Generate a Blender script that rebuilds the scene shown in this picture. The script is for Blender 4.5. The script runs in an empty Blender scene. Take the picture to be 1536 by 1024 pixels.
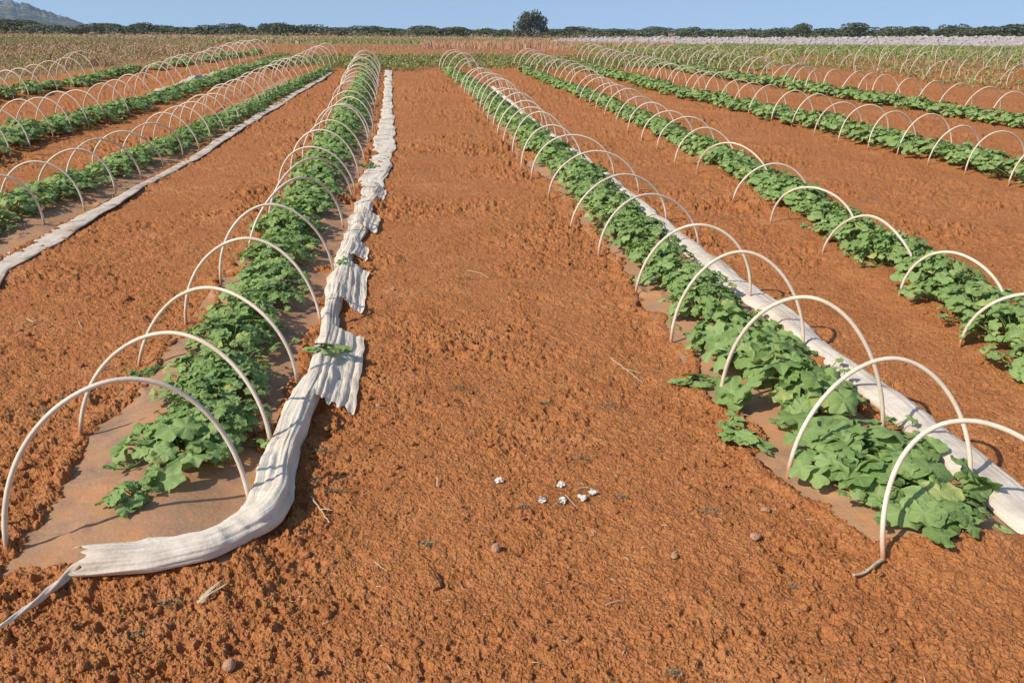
import bpy, bmesh, math, random
import numpy as np
from mathutils import Vector, Matrix
R = math.radians
sc = bpy.context.scene
col = sc.collection
rng = np.random.default_rng(7)
random.seed(7)

# ------------------------------------------------------------------ camera and ground shape
FPX, PITCH, YAW, ROLL, CAM_H = 1250.0, R(20.5), R(4.8), R(0.5), 1.7
A0, B0, Y1 = -0.0062, 0.00153, 23.5
_TP = np.concatenate([np.arange(0, 200, 0.25), [200, 1e5]])      # beyond the rows the ground rounds off and falls gently away
_SL = np.interp(_TP, [0, 7.5, 66, 120, 1e5], [A0 + 2 * B0 * Y1, -0.008, -0.008, 0, 0])
_ZP = np.concatenate([[0], np.cumsum(0.5 * (_SL[1:] + _SL[:-1]) * np.diff(_TP))])

def G(x, y):
    """Smooth height of the field: nearly level in front, climbing gently, then falling off."""
    y = np.maximum(np.asarray(y, float), 0.0) + 0 * np.asarray(x, float)
    yc = np.minimum(y, Y1)
    z = A0 * yc + B0 * yc * yc
    s1 = A0 + 2 * B0 * Y1
    return z + np.interp(y - Y1, _TP, _ZP)

_c, _s, _ct, _st, _cr, _sr = math.cos(YAW), math.sin(YAW), math.cos(PITCH), math.sin(PITCH), math.cos(ROLL), math.sin(ROLL)
RIGHT = np.array([_c, -_s, 0.0]); FWD = np.array([_s * _ct, _c * _ct, -_st]); UP = np.array([_s * _st, _c * _st, _ct])
XC = _cr * RIGHT + _sr * UP
UC = _cr * UP - _sr * RIGHT
EYE = np.array([0, 0, CAM_H])

def ray(u, v):
    return FWD + XC * ((u - 768) / FPX) - UC * ((v - 512) / FPX)

_T = np.geomspace(0.8, 900, 9000)
def at(u, v, dz=0.0):
    """Ground point seen at picture position (u, v), dz above the smooth field."""
    d = ray(u, v)
    h = CAM_H + d[2] * _T - (G(d[0] * _T, d[1] * _T) + dz)
    i = int(np.argmax(h < 0))
    if i == 0: i = len(_T) - 1
    t0, t1 = _T[i - 1], _T[i]; h0, h1 = h[i - 1], h[i]
    t = t0 + (t1 - t0) * h0 / (h0 - h1) if h0 != h1 else t0
    p = EYE + d * t
    return np.array([p[0], p[1], float(G(p[0], p[1]))])

cam = bpy.data.cameras.new("camera"); camo = bpy.data.objects.new("camera", cam); col.objects.link(camo)
camo.matrix_world = Matrix(((XC[0], UC[0], -FWD[0], 0), (XC[1], UC[1], -FWD[1], 0), (XC[2], UC[2], -FWD[2], CAM_H), (0, 0, 0, 1)))
cam.sensor_width = 36; cam.lens = FPX / 1536 * 36; cam.clip_start = 0.05; cam.clip_end = 12000
sc.camera = camo
sc.view_settings.view_transform = 'Standard'; sc.view_settings.look = 'None'
sc.view_settings.exposure = 0.31; sc.view_settings.gamma = 1.0

# ------------------------------------------------------------------ noise
def hsh(ix, iy, seed):
    h = (ix.astype(np.uint32) * np.uint32(374761393) + iy.astype(np.uint32) * np.uint32(668265263) + np.uint32((seed * 2246822519) & 0xFFFFFFFF))
    h = (h ^ (h >> np.uint32(13))) * np.uint32(1274126177)
    h = h ^ (h >> np.uint32(16))
    return h.astype(np.float32) * np.float32(1 / 4294967296.0)

def vn(x, y, seed=0):
    xf = np.floor(x); yf = np.floor(y)
    ix = xf.astype(np.int64); iy = yf.astype(np.int64)
    fx = (x - xf).astype(np.float32); fy = (y - yf).astype(np.float32)
    fx = fx * fx * fx * (fx * (fx * 6 - 15) + 10); fy = fy * fy * fy * (fy * (fy * 6 - 15) + 10)
    a = hsh(ix, iy, seed); b = hsh(ix + 1, iy, seed); c = hsh(ix, iy + 1, seed); d = hsh(ix + 1, iy + 1, seed)
    return (a + (b - a) * fx + (c - a) * fy + (a - b - c + d) * fx * fy) * 2 - 1

def fbm(x, y, oct=4, seed=0, gain=0.5):
    s = 0; a = 1.0; t = 0
    for o in range(oct):
        ang = 0.6 * o
        xr = x * math.cos(ang) - y * math.sin(ang); yr = x * math.sin(ang) + y * math.cos(ang)
        s = s + a * vn(xr * 2 ** o + 17.3 * o, yr * 2 ** o - 9.1 * o, seed + o); t += a; a *= gain
    return s / t

def lumps(x, y, cell, seed, prob):
    """Rounded crumbs: the highest of the domes in the nine cells round each point, heights 0..1."""
    gx = x / cell; gy = y / cell
    bx = np.floor(gx).astype(np.int64); by = np.floor(gy).astype(np.int64)
    best = np.zeros(x.shape, np.float32)
    for i in (-1, 0, 1):
        for j in (-1, 0, 1):
            cx, cy = bx + i, by + j
            px = cx + 0.1 + 0.8 * hsh(cx, cy, seed); py = cy + 0.1 + 0.8 * hsh(cx, cy, seed + 1)
            sz = hsh(cx, cy, seed + 2)
            rad = 0.30 + 0.5 * sz * sz
            on = hsh(cx, cy, seed + 3)
            d = ((gx - px) ** 2 + (gy - py) ** 2).astype(np.float32) / (rad * rad)
            hgt = rad * 1.25 * np.sqrt(np.maximum(0, 1 - d)) * (on < prob)
            np.maximum(best, hgt, out=best)
    return best

def cells(x, y, cell, seed, sharp):
    """Angular crumbs: flat-topped cells of random height with crevices between them."""
    gx = x / cell; gy = y / cell
    bx = np.floor(gx).astype(np.int64); by = np.floor(gy).astype(np.int64)
    d1 = np.full(x.shape, 9, np.float32); d2 = d1.copy(); h1 = np.zeros(x.shape, np.float32); tx = h1.copy(); ty = h1.copy()
    for i in (-1, 0, 1):
        for j in (-1, 0, 1):
            cx, cy = bx + i, by + j
            dx = (gx - (cx + hsh(cx, cy, seed))).astype(np.float32); dy = (gy - (cy + hsh(cx, cy, seed + 1))).astype(np.float32)
            d = np.sqrt(dx * dx + dy * dy); hh = hsh(cx, cy, seed + 2)
            n = d < d1
            d2 = np.where(n, d1, np.minimum(d2, d)); tx = np.where(n, dx, tx); ty = np.where(n, dy, ty)
            h1 = np.where(n, hh, h1); d1 = np.where(n, d, d1)
    tilt = (h1 * 37.7) % 1.0
    f = np.minimum(1, (d2 - d1) * sharp)
    return (0.25 + 0.75 * h1 * h1 + 0.5 * (tx * np.cos(tilt * 6.28) + ty * np.sin(tilt * 6.28)) - 0.35 * d1) * f

# ------------------------------------------------------------------ object helpers
def tag(o, label=None, cat=None, group=None, kind=None):
    if label: o['label'] = label
    if cat: o['category'] = cat
    if group: o['group'] = group
    if kind: o['kind'] = kind
    return o

def mesh_np(name, V, F, mat=None, uv=None, attr=None, smooth=True):
    """V (n,3); F (m,k) or a list of such arrays."""
    Fs = F if isinstance(F, list) else [F]
    Fs = [np.asarray(f) for f in Fs if len(f)]
    me = bpy.data.meshes.new(name)
    V = np.ascontiguousarray(V, np.float32)
    me.vertices.add(len(V)); me.vertices.foreach_set('co', V.ravel())
    nl = sum(f.size for f in Fs); npoly = sum(len(f) for f in Fs)
    me.loops.add(nl); me.polygons.add(npoly)
    li = np.concatenate([f.ravel() for f in Fs]).astype(np.int32)
    tot = np.concatenate([np.full(len(f), f.shape[1], np.int32) for f in Fs])
    st = np.concatenate([[0], np.cumsum(tot)[:-1]]).astype(np.int32)
    me.loops.foreach_set('vertex_index', li)
    me.polygons.foreach_set('loop_start', st); me.polygons.foreach_set('loop_total', tot)
    me.polygons.foreach_set('use_smooth', np.full(npoly, smooth))
    if uv is not None:
        l = me.uv_layers.new(name='UVMap'); l.data.foreach_set('uv', np.ascontiguousarray(uv[li], np.float32).ravel())
    if attr is not None:
        for k, a in attr.items():
            at_ = me.attributes.new(k, 'FLOAT', 'POINT'); at_.data.foreach_set('value', np.ascontiguousarray(a, np.float32))
    me.update(); me.validate()
    if mat: me.materials.append(mat)
    return me

def link(name, me, parent=None, loc=None, rz=0.0, scale=None):
    o = bpy.data.objects.new(name, me); col.objects.link(o)
    if parent: o.parent = parent
    if loc is not None: o.location = [float(a) for a in loc]
    if rz: o.rotation_euler = (0, 0, rz)
    if scale is not None: o.scale = scale if hasattr(scale, '__len__') else (scale,) * 3
    return o

def grid_faces(n, m, wrap=False):
    """Quads of an n x m grid (m index fastest); wrap joins the last column to the first."""
    i = np.arange(n - 1)[:, None]; mm = m if wrap else m - 1
    j = np.arange(mm)[None, :]; k = (j + 1) % m
    return np.stack([i * m + j, i * m + k, (i + 1) * m + k, (i + 1) * m + j], -1).reshape(-1, 4)

def tube_np(P, rad, seg=8, cap=True):
    P = np.asarray(P, float); n = len(P)
    T = np.gradient(P, axis=0); T /= np.linalg.norm(T, axis=1)[:, None] + 1e-9
    up = np.array([0.02, 0.05, 1.0]); rr = np.broadcast_to(rad, (n,))
    ref = np.where(np.abs(T @ (up / np.linalg.norm(up)))[:, None] > 0.95, np.array([[0, 1.0, 0]]), up[None])
    # parallel transport keeps the rings from twisting
    N = np.zeros_like(P); n0 = np.cross(T[0], ref[0]); N[0] = n0 / np.linalg.norm(n0)
    for i in range(1, n):
        v = N[i - 1] - T[i] * np.dot(N[i - 1], T[i]); N[i] = v / (np.linalg.norm(v) + 1e-9)
    B = np.cross(T, N)
    a = np.linspace(0, 2 * np.pi, seg, endpoint=False)
    V = P[:, None] + rr[:, None, None] * (np.cos(a)[None, :, None] * N[:, None] + np.sin(a)[None, :, None] * B[:, None])
    V = V.reshape(-1, 3); F = [grid_faces(n, seg, True)]
    if cap:
        V = np.vstack([V, P[0], P[-1]]); k = np.arange(seg)
        F.append(np.stack([np.full(seg, len(V) - 2), (k + 1) % seg, k], 1))
        b = (n - 1) * seg
        F.append(np.stack([np.full(seg, len(V) - 1), b + k, b + (k + 1) % seg], 1))
    return V, F

class MB:
    """Collects pieces into one mesh."""
    def __init__(s): s.V = []; s.F = {}; s.n = 0; s.uv = []; s.at = []
    def add(s, V, F, uv=None, at=None):
        V = np.asarray(V)
        for f in (F if isinstance(F, list) else [F]):
            if len(f): s.F.setdefault(f.shape[1], []).append(f + s.n)
        s.V.append(V); s.n += len(V)
        s.uv.append(np.zeros((len(V), 2)) if uv is None else uv)
        s.at.append(np.zeros(len(V)) if at is None else np.broadcast_to(at, (len(V),)))
    def mesh(s, name, mat, smooth=True):
        return mesh_np(name, np.concatenate(s.V), [np.concatenate(f) for f in s.F.values()], mat,
                       uv=np.concatenate(s.uv), attr={'tint': np.concatenate(s.at)}, smooth=smooth)

# ------------------------------------------------------------------ materials
class NT:
    def __init__(s, name):
        s.m = bpy.data.materials.new(name); s.m.use_nodes = True; s.t = s.m.node_tree; s.t.nodes.clear()
        s.out = s.n('ShaderNodeOutputMaterial')
    def n(s, typ, **kw):
        nd = s.t.nodes.new(typ)
        for k, v in kw.items():
            if k.startswith('i_'):
                key = k[2:]; key = int(key) if key.isdigit() else key.replace('_', ' ')
                nd.inputs[key].default_value = v
            else: setattr(nd, k, v)
        return nd
    def l(s, a, b): s.t.links.new(a, b)
    def noise(s, vec, scale, detail=4, rough=0.55):
        nd = s.n('ShaderNodeTexNoise', i_Scale=scale, i_Detail=detail, i_Roughness=rough); s.l(vec, nd.inputs['Vector']); return nd.outputs['Fac']
    def ramp(s, fac, stops):
        nd = s.n('ShaderNodeValToRGB'); cr = nd.color_ramp
        while len(cr.elements) < len(stops): cr.elements.new(0.5)
        for e, (p, c) in zip(cr.elements, stops): e.position = p; e.color = (*c, 1) if len(c) == 3 else c
        s.l(fac, nd.inputs['Fac']); return nd.outputs['Color']
    def mix(s, fac, a, b, mode='MIX'):
        nd = s.n('ShaderNodeMix', data_type='RGBA', blend_type=mode)
        for sock, v in ((nd.inputs[0], fac), (nd.inputs[6], a), (nd.inputs[7], b)):
            if hasattr(v, 'is_output'): s.l(v, sock)
            else: sock.default_value = v if not hasattr(v, '__len__') else ((*v, 1) if len(v) == 3 else v)
        return nd.outputs[2]
    def math(s, op, a, b=0.0, clamp=False):
        nd = s.n('ShaderNodeMath', operation=op, use_clamp=clamp)
        for i, v in enumerate((a, b)):
            if hasattr(v, 'is_output'): s.l(v, nd.inputs[i])
            else: nd.inputs[i].default_value = v
        return nd.outputs[0]
    def bump(s, h, dist, strength=1.0, prev=None):
        nd = s.n('ShaderNodeBump', i_Strength=strength, i_Distance=dist); s.l(h, nd.inputs['Height'])
        if prev: s.l(prev, nd.inputs['Normal'])
        return nd.outputs['Normal']
    def princ(s, color, rough, normal=None, spec=0.3, trans=None, tfac=0.0):
        p = s.n('ShaderNodeBsdfPrincipled', i_Roughness=rough); p.inputs['Specular IOR Level'].default_value = spec
        if hasattr(color, 'is_output'): s.l(color, p.inputs['Base Color'])
        else: p.inputs['Base Color'].default_value = (*color, 1)
        if normal: s.l(normal, p.inputs['Normal'])
        o = p.outputs[0]
        if trans is not None:
            t = s.n('ShaderNodeBsdfTranslucent')
            if hasattr(trans, 'is_output'): s.l(trans, t.inputs['Color'])
            else: t.inputs['Color'].default_value = (*trans, 1)
            if normal: s.l(normal, t.inputs['Normal'])
            m = s.n('ShaderNodeMixShader', i_0=tfac); s.l(o, m.inputs[1]); s.l(t.outputs[0], m.inputs[2]); o = m.outputs[0]
        s.l(o, s.out.inputs['Surface']); return s.m
    def pos(s): return s.n('ShaderNodeNewGeometry').outputs['Position']
    def obj(s): return s.n('ShaderNodeTexCoord').outputs['Object']
    def rnd(s): return s.n('ShaderNodeObjectInfo').outputs['Random']
    def attr(s, name): return s.n('ShaderNodeAttribute', attribute_name=name).outputs['Fac']

def m_soil():
    t = NT('red_soil'); p = t.pos()
    big = t.noise(p, 0.45, 4); mid = t.noise(p, 5.0, 5, 0.6); fine = t.noise(p, 70.0, 4, 0.65)
    c = t.ramp(mid, [(0.25, (0.30, 0.113, 0.038)), (0.5, (0.37, 0.149, 0.054)), (0.75, (0.43, 0.187, 0.074))])
    c = t.mix(t.ramp(big, [(0.35, (0, 0, 0)), (0.7, (1, 1, 1))]), c, (0.33, 0.121, 0.041), 'MIX')
    c = t.mix(0.55, c, t.ramp(fine, [(0.3, (0.22, 0.076, 0.026)), (0.62, (0.42, 0.175, 0.066)), (0.8, (0.58, 0.31, 0.145))]))
    pale = t.noise(p, 1.7, 6, 0.7)
    c = t.mix(t.ramp(pale, [(0.54, (0, 0, 0)), (0.72, (0.5, 0.5, 0.5))]), c, (0.47, 0.225, 0.098))     # dry crust
    c = t.mix(t.ramp(pale, [(0.28, (0.45, 0.45, 0.45)), (0.42, (0, 0, 0))]), c, (0.25, 0.085, 0.032))     # damper patches
    far = t.attr('wild')           # beyond the beds: dry brown earth with litter
    c2 = t.ramp(t.noise(p, 1.2, 6, 0.7), [(0.3, (0.28, 0.145, 0.070)), (0.5, (0.31, 0.185, 0.090)), (0.72, (0.21, 0.185, 0.07))])
    wv = t.n('ShaderNodeTexNoise', i_Scale=55.0, i_Detail=2.0); t.l(p, wv.inputs['Vector'])
    wp = t.n('ShaderNodeVectorMath', operation='MULTIPLY_ADD'); t.l(wv.outputs['Color'], wp.inputs[0]); wp.inputs[1].default_value = (0.02, 0.02, 0.02); t.l(p, wp.inputs[2])
    for sc_, amt in ((9.0, 0.30), (28.0, 0.26), (75.0, 0.36)):       # single crumbs, some dusty and pale, some fresh and dark
        cv = t.n('ShaderNodeTexVoronoi', feature='F1', i_Scale=sc_, i_Randomness=1.0); t.l(wp.outputs[0], cv.inputs['Vector'])
        sx = t.n('ShaderNodeSeparateXYZ'); t.l(cv.outputs['Color'], sx.inputs[0])
        c = t.mix(amt, c, t.ramp(sx.outputs[0], [(0.0, (0.62, 0.56, 0.50)), (0.35, (1.0, 1.0, 1.0)), (0.85, (1.0, 1.0, 1.0)), (1.0, (1.0, 1.0, 1.0))]), 'MULTIPLY')
    c = t.mix(1.0, c, (1.20, 1.20, 1.17), 'MULTIPLY')
    v = t.n('ShaderNodeTexVoronoi', feature='F1', i_Scale=95.0, i_Randomness=1.0); t.l(wp.outputs[0], v.inputs['Vector'])
    c = t.mix(far, c, c2)
    b1 = t.bump(t.math('SUBTRACT', 1.0, v.outputs['Distance']), 0.007, 0.75)
    b2 = t.bump(fine, 0.008, 0.8, b1)
    b3 = t.bump(t.noise(p, 24.0, 5, 0.65), 0.020, 0.75, b2)
    return t.princ(c, 0.95, b3, 0.1)

def m_leaf(name, dark, light, vein, tf=0.22):
    t = NT(name)
    uv = t.n('ShaderNodeUVMap'); sep = t.n('ShaderNodeSeparateXYZ'); t.l(uv.outputs[0], sep.inputs[0])
    x, y = sep.outputs[0], sep.outputs[1]
    ang = t.math('ABSOLUTE', t.math('ARCTAN2', y, x))
    k = t.math('PINGPONG', t.math('ADD', ang, 0.0), 0.47)
    r = t.math('SQRT', t.math('ADD', t.math('MULTIPLY', x, x), t.math('MULTIPLY', y, y)))
    w = t.math('MULTIPLY', k, r)
    veinm = t.ramp(w, [(0.012, (1, 1, 1)), (0.045, (0, 0, 0))])
    tint = t.attr('tint')
    rn = t.rnd()
    c = t.ramp(t.math('ADD', t.math('MULTIPLY', tint, 0.88), t.math('MULTIPLY', rn, 0.12)), [(0.05, dark), (0.5, tuple((a + b) / 2 for a, b in zip(dark, light))), (0.86, light), (0.97, (0.44, 0.44, 0.13))])
    ob = t.obj()
    mott = t.noise(ob, 60, 3)
    c = t.mix(t.math('MULTIPLY', mott, 0.5), c, light)
    c = t.mix(t.math('MULTIPLY', veinm, 0.35), c, vein)
    b = t.bump(t.noise(ob, 130, 3), 0.004, 0.6)
    b = t.bump(veinm, 0.002, -0.6, b)
    return t.princ(c, 0.62, b, 0.25, t.mix(0.5, c, (0.28, 0.44, 0.05)), tf)

def m_simple(name, c0, c1, scale, rough=0.8, bump=0.0, bscale=None, spec=0.3, trans=None, tf=0.0, geo=False, tint=False):
    t = NT(name); p = t.pos() if geo else t.obj()
    f = t.attr('tint') if tint else t.noise(p, scale, 5, 0.6)
    c = t.mix(f, c0, c1) if tint else t.ramp(f, [(0.3, c0), (0.7, c1)])
    n = t.bump(t.noise(p, bscale or scale * 4, 4), bump, 0.8) if bump else None
    return t.princ(c, rough, n, spec, trans, tf)

def m_cloth(name='fleece_cloth', base=((0.69, 0.60, 0.475), (0.82, 0.73, 0.595)), dirtc=(0.42, 0.25, 0.15), dirta=0.6, fd=0.006):
    t = NT(name); p = t.pos()
    uv = t.n('ShaderNodeUVMap').outputs[0]
    mp = t.n('ShaderNodeMapping'); mp.inputs['Scale'].default_value = (34, 2.6, 1); t.l(uv, mp.inputs['Vector'])
    fold = t.noise(mp.outputs[0], 1.0, 5, 0.6)
    mp2 = t.n('ShaderNodeMapping'); mp2.inputs['Scale'].default_value = (16, 10, 1); mp2.inputs['Rotation'].default_value = (0, 0, 0.5); t.l(uv, mp2.inputs['Vector'])
    cr = t.noise(mp2.outputs[0], 1.0, 4, 0.55)
    f = t.noise(p, 9, 5, 0.65); dirt = t.noise(p, 3.5, 6, 0.7)
    c = t.ramp(f, [(0.3, base[0]), (0.6, base[1])])
    c = t.mix(t.ramp(dirt, [(0.48, (0, 0, 0)), (0.76, (dirta,) * 3)]), c, dirtc)
    b = t.bump(fold, fd, 0.7)
    b = t.bump(t.math('ABSOLUTE', t.math('SUBTRACT', cr, 0.5)), fd * 1.3, -0.5, b)
    b = t.bump(t.noise(p, 60, 4), 0.005, 0.6, b)
    return t.princ(c, 0.9, b, 0.1, c, 0.2)

def m_film():
    t = NT('soil_dusted_film'); p = t.pos()
    d = t.noise(p, 5, 6, 0.7)
    c = t.ramp(d, [(0.30, (0.25, 0.165, 0.105)), (0.5, (0.36, 0.210, 0.115)), (0.66, (0.44, 0.210, 0.092))])
    c = t.mix(t.ramp(t.noise(p, 70, 4), [(0.45, (0, 0, 0)), (0.8, (0.55, 0.55, 0.55))]), c, (0.38, 0.16, 0.07))
    mp = t.n('ShaderNodeMapping'); mp.inputs['Scale'].default_value = (6, 13, 6); mp.inputs['Rotation'].default_value = (0, 0, -0.35); t.l(p, mp.inputs['Vector'])
    wr = t.noise(mp.outputs[0], 1.0, 3, 0.5)
    mp3 = t.n('ShaderNodeMapping'); mp3.inputs['Scale'].default_value = (3.2, 9, 3); mp3.inputs['Rotation'].default_value = (0, 0, -0.5); t.l(p, mp3.inputs['Vector'])
    rg = t.math('ABSOLUTE', t.math('SUBTRACT', t.noise(mp3.outputs[0], 1.0, 4, 0.55), 0.5))
    c = t.mix(t.ramp(rg, [(0.0, (0.5, 0.5, 0.5)), (0.035, (0, 0, 0))]), c, (0.45, 0.21, 0.09))
    b = t.bump(wr, 0.02, 0.35)
    b = t.bump(rg, 0.05, -0.8, b)
    b = t.bump(t.noise(p, 55, 4), 0.006, 0.6, b)
    return t.princ(c, 0.7, b, 0.25)

M = {}
M['soil'] = m_soil()
M['leaf'] = m_leaf('crop_leaf', (0.130, 0.225, 0.050), (0.300, 0.410, 0.140), (0.44, 0.52, 0.24), 0.29)
M['stem'] = m_simple('crop_stem', (0.16, 0.24, 0.07), (0.24, 0.30, 0.10), 20, 0.6)
def m_hoop():
    t = NT('cream_pipe'); p = t.pos(); ob = t.obj(); sp = t.n('ShaderNodeSeparateXYZ'); t.l(ob, sp.inputs[0])
    c = t.ramp(t.noise(p, 7, 5, 0.65), [(0.3, (0.60, 0.48, 0.35)), (0.6, (0.74, 0.63, 0.49))])
    c = t.mix(t.math('MULTIPLY', t.rnd(), 0.35), c, (0.56, 0.42, 0.29))
    d = t.math('SUBTRACT', 0.55, t.math('MULTIPLY', t.math('SUBTRACT', sp.outputs[2], t.math('MULTIPLY', t.noise(p, 18, 4), 0.12)), 11.0), True)
    c = t.mix(d, c, (0.40, 0.18, 0.08))
    return t.princ(c, 0.5, t.bump(t.noise(p, 90, 3), 0.001, 0.5), 0.3)
M['hoop'] = m_hoop()
M['cloth'] = m_cloth()
M['dirty_cloth'] = m_cloth('dusty_fleece', ((0.60, 0.50, 0.39), (0.74, 0.64, 0.52)), (0.42, 0.22, 0.11), 0.7)
M['roll_cloth'] = m_cloth('smooth_fleece', ((0.68, 0.59, 0.475), (0.80, 0.71, 0.585)), (0.46, 0.27, 0.15), 0.65, 0.005)
M['film'] = m_film()
M['clod'] = M['soil']
M['weed'] = m_simple('weed_leaves', (0.15, 0.175, 0.05), (0.32, 0.34, 0.125), 1.0, 0.8, tint=True, trans=(0.25, 0.3, 0.06), tf=0.2)
M['dry'] = m_simple('dry_stalks', (0.32, 0.205, 0.11), (0.52, 0.36, 0.20), 1.0, 0.9, tint=True)
M['redstalk'] = m_simple('red_brown_stalks', (0.32, 0.155, 0.075), (0.54, 0.33, 0.19), 1.0, 0.9, tint=True)
M['rowweed'] = m_simple('row_weed_leaves', (0.13, 0.185, 0.05), (0.30, 0.37, 0.125), 1.0, 0.8, tint=True, trans=(0.25, 0.36, 0.06), tf=0.2)
M['straw'] = m_simple('dry_straw', (0.42, 0.30, 0.18), (0.58, 0.46, 0.30), 60, 0.85)
M['white'] = m_simple('white_petal', (0.72, 0.68, 0.62), (0.84, 0.80, 0.75), 90, 0.8, trans=(0.7, 0.66, 0.6), tf=0.25)
M['stone'] = m_simple('dusty_stone', (0.36, 0.18, 0.10), (0.50, 0.29, 0.17), 25, 0.9, 0.01)
M['tree'] = m_simple('tree_leaves', (0.036, 0.052, 0.024), (0.115, 0.125, 0.050), 1.0, 0.8, tint=True)
M['bark'] = m_simple('tree_bark', (0.10, 0.08, 0.06), (0.17, 0.13, 0.10), 4, 0.9)
M['gravel'] = m_simple('pale_gravel', (0.31, 0.265, 0.24), (0.48, 0.42, 0.385), 1.2, 0.95, geo=True)
M['greyweed'] = m_simple('grey_weed', (0.16, 0.13, 0.08), (0.22, 0.22, 0.13), 1.0, 0.9, tint=True)

# ------------------------------------------------------------------ rows (picture positions of the hoop feet, turned into ground points)
def W(pts): return np.array([at(*p) for p in pts])
L1 = [((12, 834), (193, 570), (376, 766)), ((121, 658), (254, 498), (407, 683)), ((208, 552), (312, 432), (446, 580)), ((279, 489), (378, 359), (482, 494)), ((332, 428), (410, 308), (501, 414)), ((373, 382), (442, 268), (515, 345)), ((404, 336), (468, 238), (529, 303))]
R1 = [((1325, 844), (1478, 634), (1640, 862)), ((1180, 722), (1318, 541), (1453, 742)), ((1079, 613), (1188, 444.5), (1322, 663)), ((1006, 517), (1092, 378.6), (1204, 530)), ((953, 443), (1042, 335), (1123, 457)), ((898, 387.5), (970, 293), (1048, 375)), ((856, 345), (923, 264), (999, 335)), ((823, 296.6), (881, 228.6), (958, 292.6)), ((797, 269.6), (853, 203), (921, 268))]
R2 = [((1439, 521), (1548, 442), (1660, 560)), ((1348, 450), (1418, 381), (1512, 494)), ((1233, 382), (1295, 332), (1378, 426)), ((1156, 336), (1213, 284), (1285, 363)), ((1099, 305), (1148, 253), (1213, 306.5)), ((1046, 260), (1096, 217), (1156, 281))]
L0 = [((-52, 352), (2, 262), (67, 340)), ((2, 322), (62, 243), (127, 317)), ((57, 296), (116, 225), (173, 291)), ((102, 285), (160, 210), (213, 270)), ((141, 258), (198, 199), (246.5, 251.6)), ((182, 246), (234, 186), (274.6, 236))]
# further hoops of each tunnel: feet on one side, far side found from the tunnel's width
L1r = [(534, 291), (539, 267), (548, 246), (553, 216), (555, 208), (560, 199), (561, 183), (563, 166), (565, 157), (566, 149), (567, 142), (568, 136), (568.5, 130), (569, 124), (569.5, 119), (570, 114), (570.5, 110), (571, 106)]
R1l = [(782, 256), (769, 232), (755, 216), (746, 203), (740, 192), (732, 183), (725, 174), (720, 167), (715, 160), (708, 153), (703, 147), (697, 142), (692, 137), (684, 129), (678, 124), (671, 115), (663, 109), (659, 105)]
R2l = [(1012, 248), (985.6, 225), (961.7, 214.5), (942, 198.5), (924, 185), (907, 174.5), (893.5, 167), (883, 160), (870, 153), (862, 146), (853, 138), (846, 133), (837.5, 128), (831, 124), (820, 120), (812, 117), (803, 114), (794, 110.5), (786, 107.5), (778, 103), (770, 99.5)]
R3l = [(1570, 306), (1512, 280), (1447, 262), (1391, 248), (1345, 234), (1302, 223.6), (1257, 214), (1220.7, 204), (1187, 191), (1156.7, 183), (1122, 173), (1098, 164), (1078, 158.5), (1056, 152), (1037, 147.8), (1026, 143), (1009, 139), (999, 135), (983, 131), (971, 127.5), (962, 123.5), (953, 121), (945, 119), (935, 116.5), (925, 113.5), (915, 110.5), (906, 108), (897, 105.5), (889, 102), (880, 99), (872, 96), (865, 93.5)]
R4l = [(1580, 203), (1530, 190), (1484, 180), (1441, 175), (1404, 167), (1372, 163.6), (1339, 158), (1308, 152.5), (1282, 149), (1257.7, 145), (1233.7, 142), (1208, 139.5), (1187.5, 136), (1171, 134), (1154, 131), (1136.5, 127.5), (1118, 122.5), (1105, 119.5), (1092, 116.5), (1074, 113.5), (1058, 111), (1044, 108.5), (1029, 105.8), (1015, 103), (1003, 101), (990, 98.5), (976, 96.5), (962, 94.5), (948, 92), (934, 90), (922, 87.5)]
L0r = [(299.4, 225.5), (316.6, 211), (337.8, 201), (347, 192), (359, 184), (372, 176), (381, 169), (390, 163), (400, 157), (410, 151), (418, 146.5), (427.6, 141), (434.7, 136.7), (442, 132.7), (450, 129), (458, 125), (465, 120.8), (472, 116.8), (480, 112), (488, 107), (496, 102.5), (502, 98.5), (507, 95)]
Lm1r = [(-12, 252), (16.6, 238.6), (46, 226), (81, 209), (109, 201), (134, 194.7), (160, 185.5), (195, 176), (213, 166), (232, 158), (250, 149), (264, 141), (277, 134), (290, 128), (303, 121.5), (316, 116), (329, 111), (339, 107.5), (350, 104), (361, 100.5), (371, 98), (381, 96), (391, 94), (400, 92), (408, 90)]
Lm2r = [(-25, 164), (0, 157.5), (21.5, 151), (44, 147), (66, 143), (87, 139), (111.5, 132), (130, 123), (143, 116), (154, 110)]

def perp_dirs(P):
    T = np.gradient(P[:, :2], axis=0); k = np.ones(5) / 5
    if len(P) > 6:
        Tp = np.vstack([T[:1]] * 2 + [T] + [T[-1:]] * 2)
        T = np.stack([np.convolve(Tp[:, i], k, 'valid') for i in (0, 1)], 1)
    T /= np.linalg.norm(T, axis=1)[:, None]
    T = np.where((T[:, 1] < 0)[:, None], -T, T)
    return np.stack([T[:, 1], -T[:, 0]], 1)        # to the right of the row

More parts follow.
